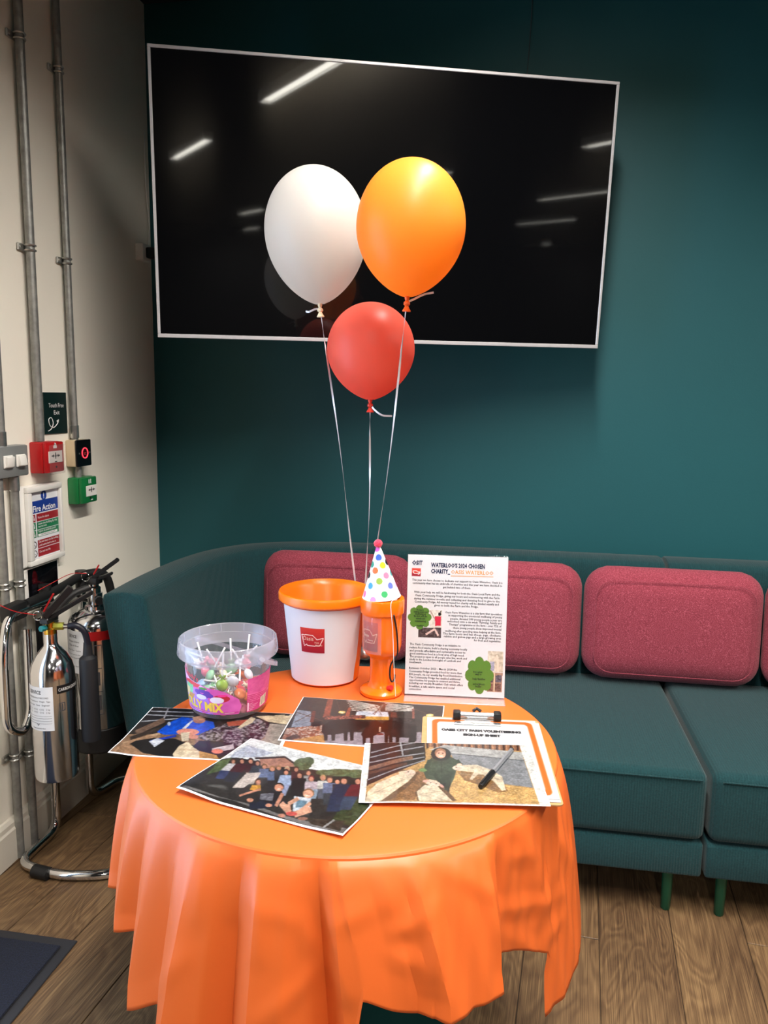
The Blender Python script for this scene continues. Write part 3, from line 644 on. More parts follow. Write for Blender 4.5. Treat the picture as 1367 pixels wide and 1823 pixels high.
def cyl_fn(cx, cy, r, z0=0):
    return lambda a, z: (cx+r*math.cos(a/r), cy+r*math.sin(a/r), z+z0)
def cyl_patch(cx, cy, r, a0, a1, z0, z1, n=14, th=.0006):
    """curved label of real thickness, a in degrees"""
    bm = bmesh.new(); R1 = r+th; rows = []
    for i in range(n+1):
        a = R_(a0+(a1-a0)*i/n); rows.append([bm.verts.new((cx+q*math.cos(a), cy+q*math.sin(a), z)) for q, z in ((r, z0), (R1, z0), (R1, z1), (r, z1))])
    for A, B in zip(rows, rows[1:]):
        for k in range(4): bm.faces.new((A[k], A[(k+1) % 4], B[(k+1) % 4], B[k]))
    bm.faces.new(rows[0]); bm.faces.new(rows[-1][::-1]); return bm

E1 = (.222, -1.105)
e1 = thing('fire_extinguisher', 'polished silver carbon dioxide fire extinguisher with black horn, nearer of the two', 'fire extinguisher', (E1[0], E1[1], .33), group='fire extinguishers on the stand')
link('cylinder', lathe([(0, .0), (.040, .0), (.054, .006), (.057, .018), (.057, .285), (.056, .305), (.050, .328), (.038, .350), (.026, .364), (.019, .372), (.017, .380), (.017, .405), (0, .405)], 56), mat('polished_aluminium', (214, 214, 216), .13, 1, var=(5, .03)), e1)
link('label', cyl_patch(0, 0, .0573, -146, -58, .155, .275), M_paper, e1)
F = cyl_fn(0, 0, .0582)
a_ = lambda deg: R_(deg)*.0582
lettering('label_print', [('SERVICE', a_(-108), .256, .014, .040, 'CENTER', .0002), ('MAINTENANCE RECORD', a_(-102), .244, .006, .066), ('Date of manufacture   Weight   Type', a_(-102), .234, .006, .074), ('Service type   Date   Engineer', a_(-102), .224, .006, .072),
    ('AF   2.1   07/22   CO2   2 kg', a_(-102), .212, .006, .072), ('AF   2.1   07/23   CO2   2 kg', a_(-102), .204, .006, .072), ('v', a_(-100), .169, .012, .009), ('Next service due', a_(-100), .160, .006, .04)], F, M_ink, e1)
bm = cyl_patch(0, 0, .0583, -141, -63, .1955, .1959, th=.0003)
for z in (.189, .182, .175): bm2 = cyl_patch(0, 0, .0583, -141, -63, z, z+.0005, th=.0003); me = bpy.data.meshes.new('t'); bm2.to_mesh(me); bm2.free(); bm.from_mesh(me)
link('label_rules', bm, M_ink, e1)
link('black_band', cyl_patch(0, 0, .0573, -48, 50, .254, .276), M_black, e1)
lettering('band_lettering', [('CARBON DIOXIDE', a_(-10), .2605, .012, .070)], F, M_whiteink, e1)
bm = cyl_patch(0, 0, .0573, -44, -28, .205, .207, th=.0004)
for q in ((-44, -42, .205, .228), (-30, -28, .205, .228), (-44, -28, .226, .228), (-37, -34, .208, .224)): b2 = cyl_patch(0, 0, .0573, *q, th=.0004); me = bpy.data.meshes.new('t'); b2.to_mesh(me); b2.free(); bm.from_mesh(me)
link('pictogram', bm, mat('grey_print', (70, 70, 74), .5, var=(9, .05)), e1)
M_brass = mat('brass', (206, 158, 62), .25, 1, var=(20, .06))
bm = lathe([(0, .405), (.0165, .405), (.0165, .418), (.012, .422), (.012, .440), (0, .440)], 24); v = link('valve_body', bm, M_brass, e1)
link('safety_disc', tube([(-.004, -.014, .424), (-.008, -.030, .424)], .008, 6), mat('teal_cap', (24, 130, 140), .4, var=(9, .05)), v)
link('hose_nut', tube([(.010, .002, .424), (.034, .008, .424)], .0105, 6), mat('yellow_brass_nut', (214, 206, 88), .3, .9, var=(20, .06)), v)
link('hose_collar', tube([(.034, .008, .424), (.047, .011, .424)], .0065, 12), M_chrome, v)
bm = box(-.013, .013, -.028, .022, .436, .452, .003, 1)
link('valve_head', bm, M_black, e1)
def lever(name, p0, p1, w0, w1, th, parent, m=M_black):
    p0, p1 = Vector(p0), Vector(p1); d = (p1-p0).normalized(); s = d.cross(Vector((0, 0, 1))).normalized(); n = s.cross(d)
    bm = bmesh.new(); a = []
    for p, w_ in ((p0, w0), (p0.lerp(p1, .55), (w0+w1)/2), (p1, w1)): a.append([bm.verts.new(p+s*i*w_/2+n*j*th/2) for i, j in ((-1, -1), (1, -1), (1, 1), (-1, 1))])
    for A, B in zip(a, a[1:]):
        for k in range(4): bm.faces.new((A[k], A[(k+1) % 4], B[(k+1) % 4], B[k]))
    bm.faces.new(a[0][::-1]); bm.faces.new(a[-1]); bmesh.ops.bevel(bm, geom=bm.edges[:], offset=.002, segments=2, affect='EDGES')
    return link(name, bm, m, parent)
lever('lever', (-.004, -.016, .455), (.052, .022, .528), .030, .026, .016, e1)
lever('carry_handle', (.0, -.004, .447), (.100, .045, .512), .026, .022, .010, e1)
lever('safety_tag', (-.008, -.014, .466), (.018, -.004, .516), .010, .016, .004, e1, M_red)
link('safety_pin', tube([(-.018+.012*math.cos(t), -.024, .458+.012*math.sin(t)) for t in [i*math.pi/8 for i in range(17)]], .0014, 6), M_chrome, e1)
link('seal_wire', tube(spline([(-.018, -.03, .462), (-.06, -.06, .478), (-.105, -.075, .505), (-.135, -.07, .53)], 6), .0010, 5), M_red, e1)
link('hose', tube(spline([(.046, .011, .424), (.066, .016, .425), (.083, .024, .408), (.088, .030, .375), (.087, .032, .352)], 6), .0085, 12), mat('navy_hose_rubber', (22, 22, 34), .4, bump=(60, .2, .0005)), e1)
link('discharge_horn', lathe([(0, .375), (.010, .375), (.013, .340), (.022, .332), (.0235, .325), (.0255, .12), (.024, .10), (.0225, .10), (.020, .31), (0, .31)], 28, (.0865, .032, 0)), mat('matt_black_horn', (20, 20, 24), .6, bump=(80, .2, .0005)), e1)

E2 = (.212, -.862)
e2 = thing('fire_extinguisher', 'larger silver water fire extinguisher with red band and black boot, beside the sofa arm', 'fire extinguisher', (E2[0], E2[1], .315), group='fire extinguishers on the stand')
link('cylinder', lathe([(0, .005), (.076, .005), (.080, .02), (.080, .375), (.077, .392), (.066, .408), (.045, .418), (.030, .422), (.030, .432), (.021, .436), (.021, .470), (0, .470)], 56), MATS['polished_aluminium'], e2)
link('boot', lathe([(0, -.002), (.078, -.002), (.0825, .004), (.0835, .070), (.0815, .072), (.0805, .066)], 48), M_rubber, e2)
link('red_band', cyl_patch(0, 0, .0802, -80, 40, .345, .372, 20), mat('deep_red_band', (170, 14, 18), .4, var=(9, .05)), e2)
link('label', cyl_patch(0, 0, .0802, -150, -78, .245, .372, 16), M_paper, e2)
F2 = cyl_fn(0, 0, .0812); a2_ = lambda deg: R_(deg)*.0812
lettering('label_print', [('SERVICE', a2_(-114), .352, .013, .034, 'CENTER', .0002), ('Water 6 litre', a2_(-112), .338, .008, .045), ('Class A fires', a2_(-112), .326, .008, .04), ('Wood  Paper  Textiles', a2_(-112), .312, .006, .055), ('Do not use on live', a2_(-112), .300, .006, .05), ('electrical equipment', a2_(-112), .290, .006, .05), ('Service due', a2_(-112), .265, .006, .035)], F2, M_ink, e2)
bm = bmesh.new()
for q in ((-66, -65, .12, .33), (-52, -51, .12, .33), (-66, -51, .12, .122), (-66, -51, .19, .192), (-66, -51, .26, .262), (-66, -51, .33, .332), (-62, -55, .135, .18), (-61, -56, .21, .25)): b2 = cyl_patch(0, 0, .0802, *q, th=.0004); me = bpy.data.meshes.new('t'); b2.to_mesh(me); b2.free(); bm.from_mesh(me)
link('instruction_print', bm, MATS['grey_print'], e2)
link('valve_body', lathe([(0, .470), (.017, .470), (.017, .485), (.012, .490), (.012, .502), (0, .502)], 24), M_chrome, e2)
link('pressure_gauge', tube([(.020, -.016, .452), (.030, -.028, .452)], .012, 18), M_black, e2)
link('valve_head', box(-.014, .018, -.020, .018, .496, .518, .004, 2), M_black, e2)
lever('lever', (.0, -.005, .516), (.070, .015, .570), .026, .020, .012, e2)
lever('carry_handle', (.0, -.003, .508), (.052, .012, .528), .024, .020, .008, e2)
lever('safety_tag', (.004, -.012, .525), (.020, -.004, .556), .008, .012, .004, e2, M_red)
link('safety_pin', tube([(-.016+.013*math.cos(t), -.02, .520+.013*math.sin(t)) for t in [i*math.pi/8 for i in range(17)]], .0014, 6), M_chrome, e2)
link('seal_wire', tube(spline([(-.012, -.02, .53), (-.05, -.04, .532), (-.10, -.07, .505), (-.125, -.09, .49)], 6), .0010, 5), M_red, e2)
link('hose', tube(spline([(-.010, -.014, .488), (-.045, -.052, .470), (-.082, -.082, .415), (-.098, -.092, .34), (-.100, -.090, .22), (-.098, -.080, .12)], 8), .0105, 12), M_rubber, e2)
link('nozzle', lathe([(0, .05), (.008, .05), (.013, .10), (.014, .125), (0, .125)], 18, (-.098, -.079, 0)), M_rubber, e2)

# ---------------------------------------------------------------- door mat
mt = thing('door_mat', 'dark navy ribbed entrance mat with black rubber border, cut off by the bottom left corner', 'mat', (0, 0, 0))
bm = box(.022, .385, -2.30, -1.302, .0005, .005, .002, 1); link('rubber_border', bm, mat('mat_rubber', (32, 32, 36), .6, bump=(90, .3, .0006)), mt, sm=False)
def pile_mat():
    return fabric_mat('navy_mat_pile', (15, 18, 32), .7, 300)
o = link('pile', box(.040, .358, -2.27, -1.332, .005, .0105, .002, 1), pile_mat(), mt, sm=False)

# ---------------------------------------------------------------- round table and its cloth
CX, CY = 1.135, -1.575
tb = thing('round_table', 'small round pedestal table with dark green base under the orange cloth', 'table', (CX, CY, 0))
M_tg = mat('dark_green_table_metal', (10, 44, 38), .4, .3, var=(6, .06))
link('tabletop', lathe([(0, .712), (.374, .712), (.380, .716), (.380, .734), (.376, .738), (0, .738)], 72), M_tg, tb)
link('column', lathe([(.05, .016), (.034, .03), (.030, .06), (.030, .68), (.05, .70), (.12, .7115), (0, .7115)], 32), M_tg, tb)
link('base_plate', lathe([(0, .0005), (.275, .0005), (.278, .004), (.274, .010), (.06, .018), (0, .018)], 64), M_tg, tb)

# hem: (edge azimuth, hem azimuth, hem radius, hem height) going round the table
HEM = [(200, 200, .415, .52), (206, 202, .436, .490), (210, 206, .405, .50), (217, 210, .418, .515), (223, 217, .428, .480), (229, 222, .398, .495), (236, 226, .426, .383), (243, 236, .402, .43),
       (249, 244.5, .458, .375), (255, 252, .440, .385), (260, 257.5, .402, .395), (264.5, 264, .462, .385), (270.5, 270, .456, .395), (273.5, 274, .432, .40), (276, 279, .398, .405), (279, 282.6, .448, .43), (280, 285.0, .440, .566),
       (285, 291, .440, .545), (289, 295, .438, .536), (295, 300, .462, .528), (303, 306, .452, .53), (312, 311.8, .452, .533), (315, 312.6, .432, .545), (317, 314, .402, .555), (322, 323, .405, .535), (330, 331, .420, .505), (333, 333, .425, .47), (336, 329.5, .428, .402),
       (343, 338, .438, .41), (350, 346, .442, .44), (357, 354, .436, .47), (366, 366, .405, .50), (378, 376, .432, .51), (390, 392, .400, .51), (405, 405, .436, .50), (420, 421, .405, .50), (436, 435, .440, .50), (452, 452, .405, .51), (468, 468, .440, .50),
       (484, 484, .405, .51), (500, 500, .436, .51), (515, 516, .402, .52), (530, 531, .436, .51), (545, 546, .405, .52), (560, 560, .415, .52)]
def cloth():
    K = 9; rs = random.Random(3); cols = []
    for a_, b_ in zip(HEM, HEM[1:]):
        for k in range(K):
            t = k/K; t2 = t*.75+.25*(t*t*(3-2*t)); cols.append([p+(q-p)*(t2 if i in (2, 3) else t) for i, (p, q) in enumerate(zip(a_, b_))])
    N = len(cols); T = 44; bm = bmesh.new()
    CREASE = [((273.9, .77), (282.5, .568), 9), ((287.3, .771), (291.7, .655), 8), ((292.1, .647), (293.3, .559), 6), ((295.2, .772), (310.0, .679), 8), ((311.1, .67), (311.9, .585), 7), ((301.1, .775), (306.8, .733), 4), ((290.7, .621), (296.0, .6), 4), ((291.4, .648), (297.9, .673), 4),
        ((294.6, .768), (297.9, .684), 6), ((298.5, .676), (297.5, .575), 6), ((320.7, .692), (326.5, .675), 5), ((329.0, .662), (328.7, .61), 5), ((313.8, .622), (338.8, .574), 5), ((316.0, .589), (331.9, .493), 4), ((330.7, .528), (337.1, .536), 5), ((317.1, .719), (317.5, .746), 4),
        ((256.8, .763), (262.2, .735), 3), ((263.6, .677), (273.2, .663), 3), ((272.9, .655), (281.2, .568), 4), ((278.4, .658), (287.6, .685), 3), ((266.4, .526), (277.2, .59), 4), ((251.6, .763), (251.4, .636), 6), ((236.6, .46), (249.3, .573), 4), ((260.0, .768), (258.9, .643), 7), ((264.5, .77), (265.6, .611), 6), ((243, .77), (242, .60), 6), ((231, .77), (229, .60), 5), ((336, .70), (345, .60), 5), ((322, .74), (330, .66), 4), ((340, .66), (328, .56), 4)]
    def crease(az, z, right):      # straight pinched creases of folded plastic: (azimuth, height) ends, depth in mm
        v = 0; az = az % 360
        for (a0, z0), (a1, z1), am in CREASE:
            ax, ay, bx, by = a0*.0072, z0, a1*.0072, z1; px, py = az*.0072, z; dx, dy = bx-ax, by-ay; L2 = dx*dx+dy*dy
            t = max(0, min(1, ((px-ax)*dx+(py-ay)*dy)/L2)); d = math.hypot(px-ax-t*dx, py-ay-t*dy); wd = .022
            if d < wd: v += am*.00085*(1-d/wd)*(.35+.65*math.sin(math.pi*min(1, max(0, t*.9+.05))))
        if right:
            for (kx, kz, ph, am_) in ((15, 9, .3, 1), (29, -14, 1.9, .6)): x = (R_(az)*kx+z*kz+ph) % 2; v += am_*(abs(x-1)-.5)*.004
        return v
    R0_ = .3835; rows = []
    for j in range(T+1):
        row = []
        for i, (te, th, rh, zh) in enumerate(cols):
            if j < 4:
                u = j/3.0*math.pi/2; r = R0_-.006+.006*math.sin(u); z = .7405-.006*(1-math.cos(u)); az = te
            else:
                t = (j-3)/(T-3); f = t**.58; r = R0_+(rh-R0_)*f; z = .7345+(zh-.7345)*t; az = te+(th-te)*min(1, t*1.15)
                fold = math.sin(min(1, t*3)*math.pi/2)
                wr = 1 if 292 < (te % 360) < 350 else 0
                r += crease(az, z, wr)*fold
            row.append(bm.verts.new((CX+r*math.cos(R_(az)), CY+r*math.sin(R_(az)), z)))
        rows.append(row)
    for A, B in zip(rows, rows[1:]):
        for i in range(N): bm.faces.new((A[i], A[(i+1) % N], B[(i+1) % N], B[i]))
    # flat top
    prev = rows[0]
    for rad in (.34, .28, .2, .1):
        cur = [bm.verts.new((CX+rad*math.cos(R_(c[0])), CY+rad*math.sin(R_(c[0])), .7405)) for c in cols]
        for i in range(N): bm.faces.new((cur[i], cur[(i+1) % N], prev[(i+1) % N], prev[i]))
        prev = cur
    c = bm.verts.new((CX, CY, .7405))
    for i in range(N): bm.faces.new((c, prev[(i+1) % N], prev[i]))
    return bm
M_cloth = thin_sheet_mat('orange_plastic_sheet', (238, 114, 48), .22, .42, bump=(9, .12, .003))
cl = link('tablecloth', cloth(), M_cloth, ang=24)
tag(cl, 'orange plastic tablecloth with folded corners draped over the round table', 'tablecloth')
md = cl.modifiers.new('thickness', 'SOLIDIFY'); md.thickness = .0007; md.offset = 1
TZ = .7413                                                       # top surface of the cloth

# ---------------------------------------------------------------- papers on the table
def homog4(quad):
    """matrix taking the sketch quad (BL, BR, TR, TL) to the unit square"""
    A = []
    for (x, y), (u, v) in zip(quad, ((0, 0), (1, 0), (1, 1), (0, 1))):
        A.append([x, y, 1, 0, 0, 0, -u*x, -u*y, -u]); A.append([0, 0, 0, x, y, 1, -v*x, -v*y, -v])
    return np.linalg.svd(np.array(A, float))[2][-1].tolist()
def sheet(name, label, cat, cx, cy, rot, w_, h_, zf, m=M_paper, th=.0005, group=None, nx=24, ny=16):
    bm = bmesh.new(); L0 = []
    for k in (0, 1): L0.append([[bm.verts.new(((i/nx-.5)*w_, (j/ny-.5)*h_, zf(i/nx, j/ny)-(th if k else 0))) for i in range(nx+1)] for j in range(ny+1)])
    for k, G in enumerate(L0):
        for j in range(ny):
            for i in range(nx):
                q = (G[j][i], G[j][i+1], G[j+1][i+1], G[j+1][i]); bm.faces.new(q if k == 0 else q[::-1])
    A, B = L0; ring = [(0, i) for i in range(nx)]+[(j, nx) for j in range(ny)]+[(ny, i) for i in range(nx, 0, -1)]+[(j, 0) for j in range(ny, 0, -1)]
    for (j, i), (j2, i2) in zip(ring, ring[1:]+ring[:1]): bm.faces.new((A[j][i], B[j][i], B[j2][i2], A[j2][i2]))
    o = link(name, bm, m, None, (cx, cy, TZ)); o.rotation_euler = (0, 0, R_(rot))
    if label: tag(o, label, cat, group)
    return o
def picture(o, cv, w_, h_, zf, mg=(.012, .012, .012, .012), m=M_gloss, name='printed_picture'):
    p = np.pad(cv.a, ((1, 1), (1, 1), (0, 0)), 'edge'); cv.a = (p[1:-1, 1:-1]*2+p[:-2, 1:-1]+p[2:, 1:-1]+p[1:-1, :-2]+p[1:-1, 2:])/6
    if m is M_gloss: cv.a = np.clip(cv.a*(1+(vnoise(cv.h, cv.w, 9, 5)-.5)*.22+(vnoise(cv.h, cv.w, 3, 6)-.5)*.22+(vnoise(cv.h, cv.w, 1.3, 7)-.5)*.16)[..., None], 0, 250)
    cv.a = 255*(cv.a/255)**1.15*.72
    l, r, b_, t = mg
    def fn(u, v):
        U = l+(1-l-r)*u; V = b_+(1-b_-t)*v; z = np.vectorize(zf)(U, V)+.00025
        return ((U-.5)*w_, (V-.5)*h_, z)
    # crop canvas to the inner area
    x0, x1 = int(l*cv.w), int((1-r)*cv.w); y0, y1 = int(b_*cv.h), int((1-t)*cv.h)
    cv.a = cv.a[y0:y1, x0:x1]; cv.h, cv.w = cv.a.shape[:2]
    return canvas_mesh(name, cv, fn, m, o)
G = 'photograph prints on the orange table'
WA, HA = .297, .210
sm_ = lambda t: max(0, min(1, t))**2*(3-2*max(0, min(1, t)))

# 1 people holding a lamb (back left)
H1 = [0.00101297, 0.000960502, -0.428967, 0.000156872, -0.00304317, 1.33588, -7.15924e-06, 0.000482546, 1.0]
cv = Canvas(280, 198, (46, 42, 42), H1)
P = cv.poly
P([(0, 450), (1400, 560), (1400, 300), (0, 300)], (150, 118, 92), noise=34, cell=3)
P([(330, 112), (620, 135), (560, 190), (200, 250), (180, 250)], (44, 42, 46), noise=8)
for a in (((270, 165), (600, 178)), ((235, 212), (520, 190)), ((300, 140), (600, 150))): cv.line(a, 7, (176, 178, 184))
cv.line([(425, 120), (385, 215)], 10, (170, 168, 172)); cv.line([(200, 290), (400, 200)], 34, (120, 96, 82), noise=24, cell=3); cv.line([(160, 330), (360, 262)], 24, (66, 54, 48), noise=20); cv.line([(110, 370), (370, 295)], 20, (196, 166, 134), noise=24)
P([(40, 415), (170, 340), (300, 310), (420, 330), (430, 470), (0, 450)], (176, 140, 110), noise=44, cell=2)
P([(160, 370), (200, 345), (330, 325), (470, 330), (520, 350), (600, 380), (640, 345), (900, 350), (960, 380), (780, 470), (620, 420), (450, 465), (250, 430)], (38, 36, 38), noise=8, cell=5)
P([(345, 285), (440, 215), (520, 180), (600, 190), (740, 215), (755, 290), (640, 305), (520, 300), (400, 305)], (22, 92, 214), noise=16, cell=6)
P([(520, 260), (585, 205), (600, 205), (540, 270)], (225, 228, 235)); cv.ell(640, 205, 44, 20, (206, 140, 120)); P([(590, 185), (650, 170), (690, 195), (600, 205)], (206, 160, 130)); cv.ell(430, 228, 12, 14, (200, 215, 240))
cv.line([(300, 350), (480, 310)], 16, (40, 70, 190), noise=30, cell=3); P([(290, 350), (350, 325), (400, 345), (330, 390)], (216, 220, 232), noise=14, cell=3)
P([(640, 300), (760, 250), (900, 200), (1060, 195), (1135, 250), (1110, 300), (1060, 350), (930, 385), (800, 350), (690, 345), (630, 325)], (40, 36, 42), noise=10, cell=4, col2=(168, 160, 166))
P([(830, 215), (960, 200), (1010, 195), (920, 240), (840, 245)], (186, 96, 76)); P([(905, 255), (1000, 180), (1030, 190), (1010, 220), (920, 262)], (226, 214, 184))
cv.ell(560, 285, 80, 24, (226, 152, 134)); cv.ell(600, 318, 34, 16, (218, 150, 130)); P([(510, 290), (575, 285), (565, 345), (520, 350)], (232, 218, 192))
P([(455, 440), (500, 380), (560, 350), (600, 390), (645, 420), (640, 476), (470, 470)], (232, 214, 184), noise=10, cell=8); cv.line([(500, 405), (630, 412)], 8, (206, 182, 150))
P([(640, 415), (760, 445), (780, 475), (640, 476)], (196, 150, 84), noise=46, cell=2); cv.line([(730, 415), (880, 385)], 34, (206, 196, 200), noise=8); cv.ell(765, 418, 40, 17, (230, 140, 120))
P([(1130, 225), (1290, 240), (1215, 390), (1010, 400), (960, 380), (1090, 330)], (172, 162, 152), noise=6, cell=10); P([(1030, 175), (1330, 160), (1290, 240), (1120, 215)], (226, 210, 178), noise=8)
for x in (1040, 1140, 1240): P([(x, 158), (x+30, 158), (x+22, 172), (x-8, 172)], (50, 40, 34))
zf1 = lambda u, v: .0008+.004*sm_((.18-u)/.18)*sm_((.35-v)/.35)
o = sheet('photo_print', 'photo print of two people holding a lamb, under the lollipop tub at the back left', 'photograph', .8767, -1.6165, 5.1, WA, HA, zf1, group=G)
picture(o, cv, WA, HA, zf1, (.006, .02, .02, .006))

# 2 dark cattle in a market hall (back middle)
H2 = [0.000876864, 0.000511387, -0.195714, 0.000191328, -0.00278193, 1.09935, -6.19015e-06, 0.000417227, 1.0]
cv = Canvas(280, 198, (66, 58, 54), H2); P = cv.poly
P([(-50, 480), (1400, 520), (1400, 330), (60, 330)], (160, 150, 160), noise=8, cell=12)
P([(200, 25), (1330, 120), (1300, 230), (120, 220)], (72, 64, 60), noise=6, cell=10)
P([(150, 150), (260, 165), (260, 290), (100, 290)], (150, 160, 176), noise=30, cell=4)
for k in range(7): cv.line([(540+k*8, 66+k*14), (820, 120+k*8)], 7, (226, 222, 214)); cv.line([(860, 96+k*10), (1090, 122+k*6)], 6, (214, 210, 204))
P([(630, 160), (880, 165), (890, 205), (620, 200)], (206, 214, 226)); P([(610, 200), (890, 205), (890, 232), (610, 226)], (206, 164, 84), noise=16)
for a in (((545, 70), (640, 165)), ((640, 160), (880, 100)), ((880, 100), (760, 180)), ((900, 165), (1090, 120)), ((460, 60), (500, 165)), ((580, 90), (520, 165)), ((1090, 140), (1220, 190)), ((1310, 150), (1220, 190)), ((130, 250), (270, 180)), ((140, 170), (360, 240)), ((780, 110), (830, 190)), ((830, 110), (770, 190))): cv.line(a, 5, (112, 84, 74))
P([(395, 60), (440, 65), (410, 205), (355, 210)], (164, 92, 72)); P([(270, 160), (300, 160), (280, 250), (250, 250)], (120, 70, 58)); P([(560, 130), (585, 130), (570, 205), (535, 205)], (170, 96, 74)); P([(905, 165), (950, 170), (965, 230), (905, 230)], (120, 72, 62)); P([(1075, 140), (1095, 140), (1100, 250), (1080, 250)], (150, 96, 84))
for x, y in ((510, 168), (590, 205), (1220, 192)): cv.ell(x, y, 30, 11, (250, 216, 130)); cv.ell(x, y+2, 16, 6, (255, 244, 210))
P([(60, 300), (360, 270), (360, 350), (200, 380), (20, 408)], (150, 90, 66), noise=70, cell=3, col2=(206, 190, 180)); P([(30, 408), (360, 350), (380, 420), (150, 425)], (196, 150, 96), noise=22, cell=3); P([(60, 375), (140, 345), (180, 370), (60, 405)], (96, 66, 48), noise=20)
cv.line([(370, 215), (700, 205)], 28, (90, 60, 52), noise=60, cell=3, col2=(196, 120, 104)); cv.line([(900, 225), (1100, 235)], 30, (60, 46, 44), noise=60, cell=3)
for x, y in ((380, 300), (440, 300), (540, 290), (590, 285)): P([(x-18, y), (x+18, y), (x+14, 396), (x-12, 398)], (34, 22, 20))
P([(345, 330), (352, 275), (420, 235), (600, 220), (690, 245), (705, 285), (640, 318), (560, 330), (470, 345), (380, 352)], (40, 26, 24), noise=9, cell=6)
for x, y in ((870, 300), (905, 300), (960, 300), (1085, 300)): P([(x-17, y), (x+17, y), (x+13, 424), (x-13, 426)], (32, 20, 18))
P([(845, 250), (900, 228), (1000, 250), (1110, 270), (1115, 350), (1050, 375), (930, 370), (860, 345), (830, 300)], (44, 26, 24), noise=9, cell=6); P([(1075, 280), (1112, 280), (1112, 400), (1040, 430)], (26, 20, 20))
for x in (690, 750): P([(x-14, 330), (x+16, 330), (x+12, 424), (x-10, 426)], (38, 20, 18))
P([(665, 350), (690, 300), (730, 245), (790, 235), (845, 265), (840, 320), (790, 350), (740, 372), (690, 380)], (56, 30, 26), noise=9, cell=5); cv.ell(700, 262, 30, 20, (34, 22, 20)); P([(280, 245), (340, 240), (335, 280), (270, 285)], (34, 26, 26))
P([(812, 285), (824, 285), (826, 325), (808, 325)], (214, 180, 160)); cv.ell(820, 345, 30, 8, (120, 56, 50)); cv.line([(630, 330), (625, 360)], 6, (190, 186, 190))
zf2 = lambda u, v: .0008+.0007*sm_((.25-u)/.2)
o = sheet('photo_print', 'photo print of dark cattle in a market hall, in front of the orange collection tin', 'photograph', 1.1560, -1.5105, 2.7, WA, HA, zf2, group=G)
picture(o, cv, WA, HA, zf2, (.006, .006, .02, .006))

# 3 group of people outdoors (front left)
H3 = [0.000803493, 0.00114232, -0.463709, 0.000545483, -0.00199282, 0.779689, -6.23943e-06, 0.000420549, 1.0]
cv = Canvas(290, 205, (228, 234, 236), H3); P = cv.poly
P([(15, 395), (330, 180), (420, 165), (1310, 290), (1360, 520), (1173, 712)], (46, 44, 42), noise=22, cell=3)
P([(20, 390), (400, 455), (640, 540), (900, 625), (1175, 705), (1205, 660), (760, 560), (560, 490), (300, 430), (80, 380)], (124, 122, 122), noise=16, cell=3)
P([(380, 170), (420, 130), (510, 82), (690, 128), (600, 158)], (206, 214, 226), col2=(176, 186, 204), cell=3); P([(300, 200), (400, 165), (340, 260), (220, 300)], (84, 104, 62), noise=34, cell=3)
P([(590, 165), (760, 158), (860, 220), (600, 235)], (172, 128, 112), noise=12, cell=2); cv.line([(560, 168), (765, 155), (870, 225)], 12, (60, 52, 52))
for x, y, a, b in ((890, 205, 62, 42), (930, 185, 40, 30), (1150, 262, 120, 26), (1260, 268, 70, 30), (1040, 262, 60, 20)): cv.ell(x, y, a, b, (92, 108, 76), noise=40, cell=3)
P([(1180, 470), (1330, 430), (1340, 520), (1220, 640), (1080, 600)], (58, 70, 40), noise=34, cell=3); P([(900, 570), (1180, 600), (1150, 680), (950, 620)], (62, 54, 44), noise=30, cell=3); cv.line([(1030, 650), (1110, 590)], 14, (160, 160, 160))
skin = (196, 142, 120)
def man(hx, hy, hr, top, low, sx, sy, hair=(50, 36, 30), lean=0):
    P([(hx-sx*.5, hy+hr), (hx+sx*.5, hy+hr), (hx+sx*.62+lean, hy+sy), (hx-sx*.55+lean, hy+sy)], top, noise=14, cell=3)
    P([(hx-sx*.5+lean, hy+sy*.95), (hx+sx*.55+lean, hy+sy*.95), (hx+sx*.35+lean*1.7, hy+sy*1.8), (hx-sx*.5+lean*1.7, hy+sy*1.8)], low, noise=10, cell=3)
    cv.ell(hx, hy-2, hr*1.1, hr*1.05, hair); cv.ell(hx, hy+3, hr*.82, hr*.82, skin)
for a in ((410, 195, 15, (206, 206, 210), (52, 66, 110), 70, 70, (90, 60, 40), -55), (470, 190, 17, (72, 26, 34), (40, 44, 60), 80, 80, (50, 36, 30), -50), (530, 188, 18, (60, 26, 30), (150, 132, 126), 70, 80), (578, 200, 17, (50, 60, 70), (176, 168, 160), 70, 80, (40, 26, 24), -30), (625, 222, 17, (104, 118, 150), (60, 60, 60), 64, 80, (120, 86, 50), -20), (680, 238, 18, (96, 112, 146), (40, 40, 44), 64, 84, (150, 110, 66)),
          (725, 232, 16, (60, 60, 66), (40, 40, 40), 60, 70, (170, 130, 90)), (783, 240, 18, (60, 66, 60), (46, 46, 46), 66, 80, (186, 170, 140)), (775, 262, 19, (160, 176, 204), (150, 160, 190), 84, 90, (40, 26, 22), -20), (845, 240, 17, (80, 40, 44), (40, 40, 50), 66, 80), (930, 265, 18, (150, 150, 150), (40, 40, 46), 66, 80, (90, 70, 60)),
          (868, 282, 20, (26, 24, 28), (30, 28, 32), 90, 80, (46, 30, 26), -10), (950, 305, 20, (190, 176, 186), (150, 170, 190), 90, 76, (120, 40, 44)), (1030, 298, 20, (200, 200, 196), (90, 96, 110), 74, 80, (170, 140, 100)), (1078, 312, 21, (110, 120, 150), (56, 62, 70), 92, 96, (110, 80, 66)), (1130, 322, 19, (70, 60, 66), (40, 44, 56), 66, 90, (60, 44, 36)),
          (1176, 318, 24, (34, 44, 72), (40, 52, 80), 112, 118, (70, 46, 36), -40), (1272, 320, 22, (104, 30, 40), (60, 74, 98), 96, 110, (60, 40, 34), -50)): man(*a)
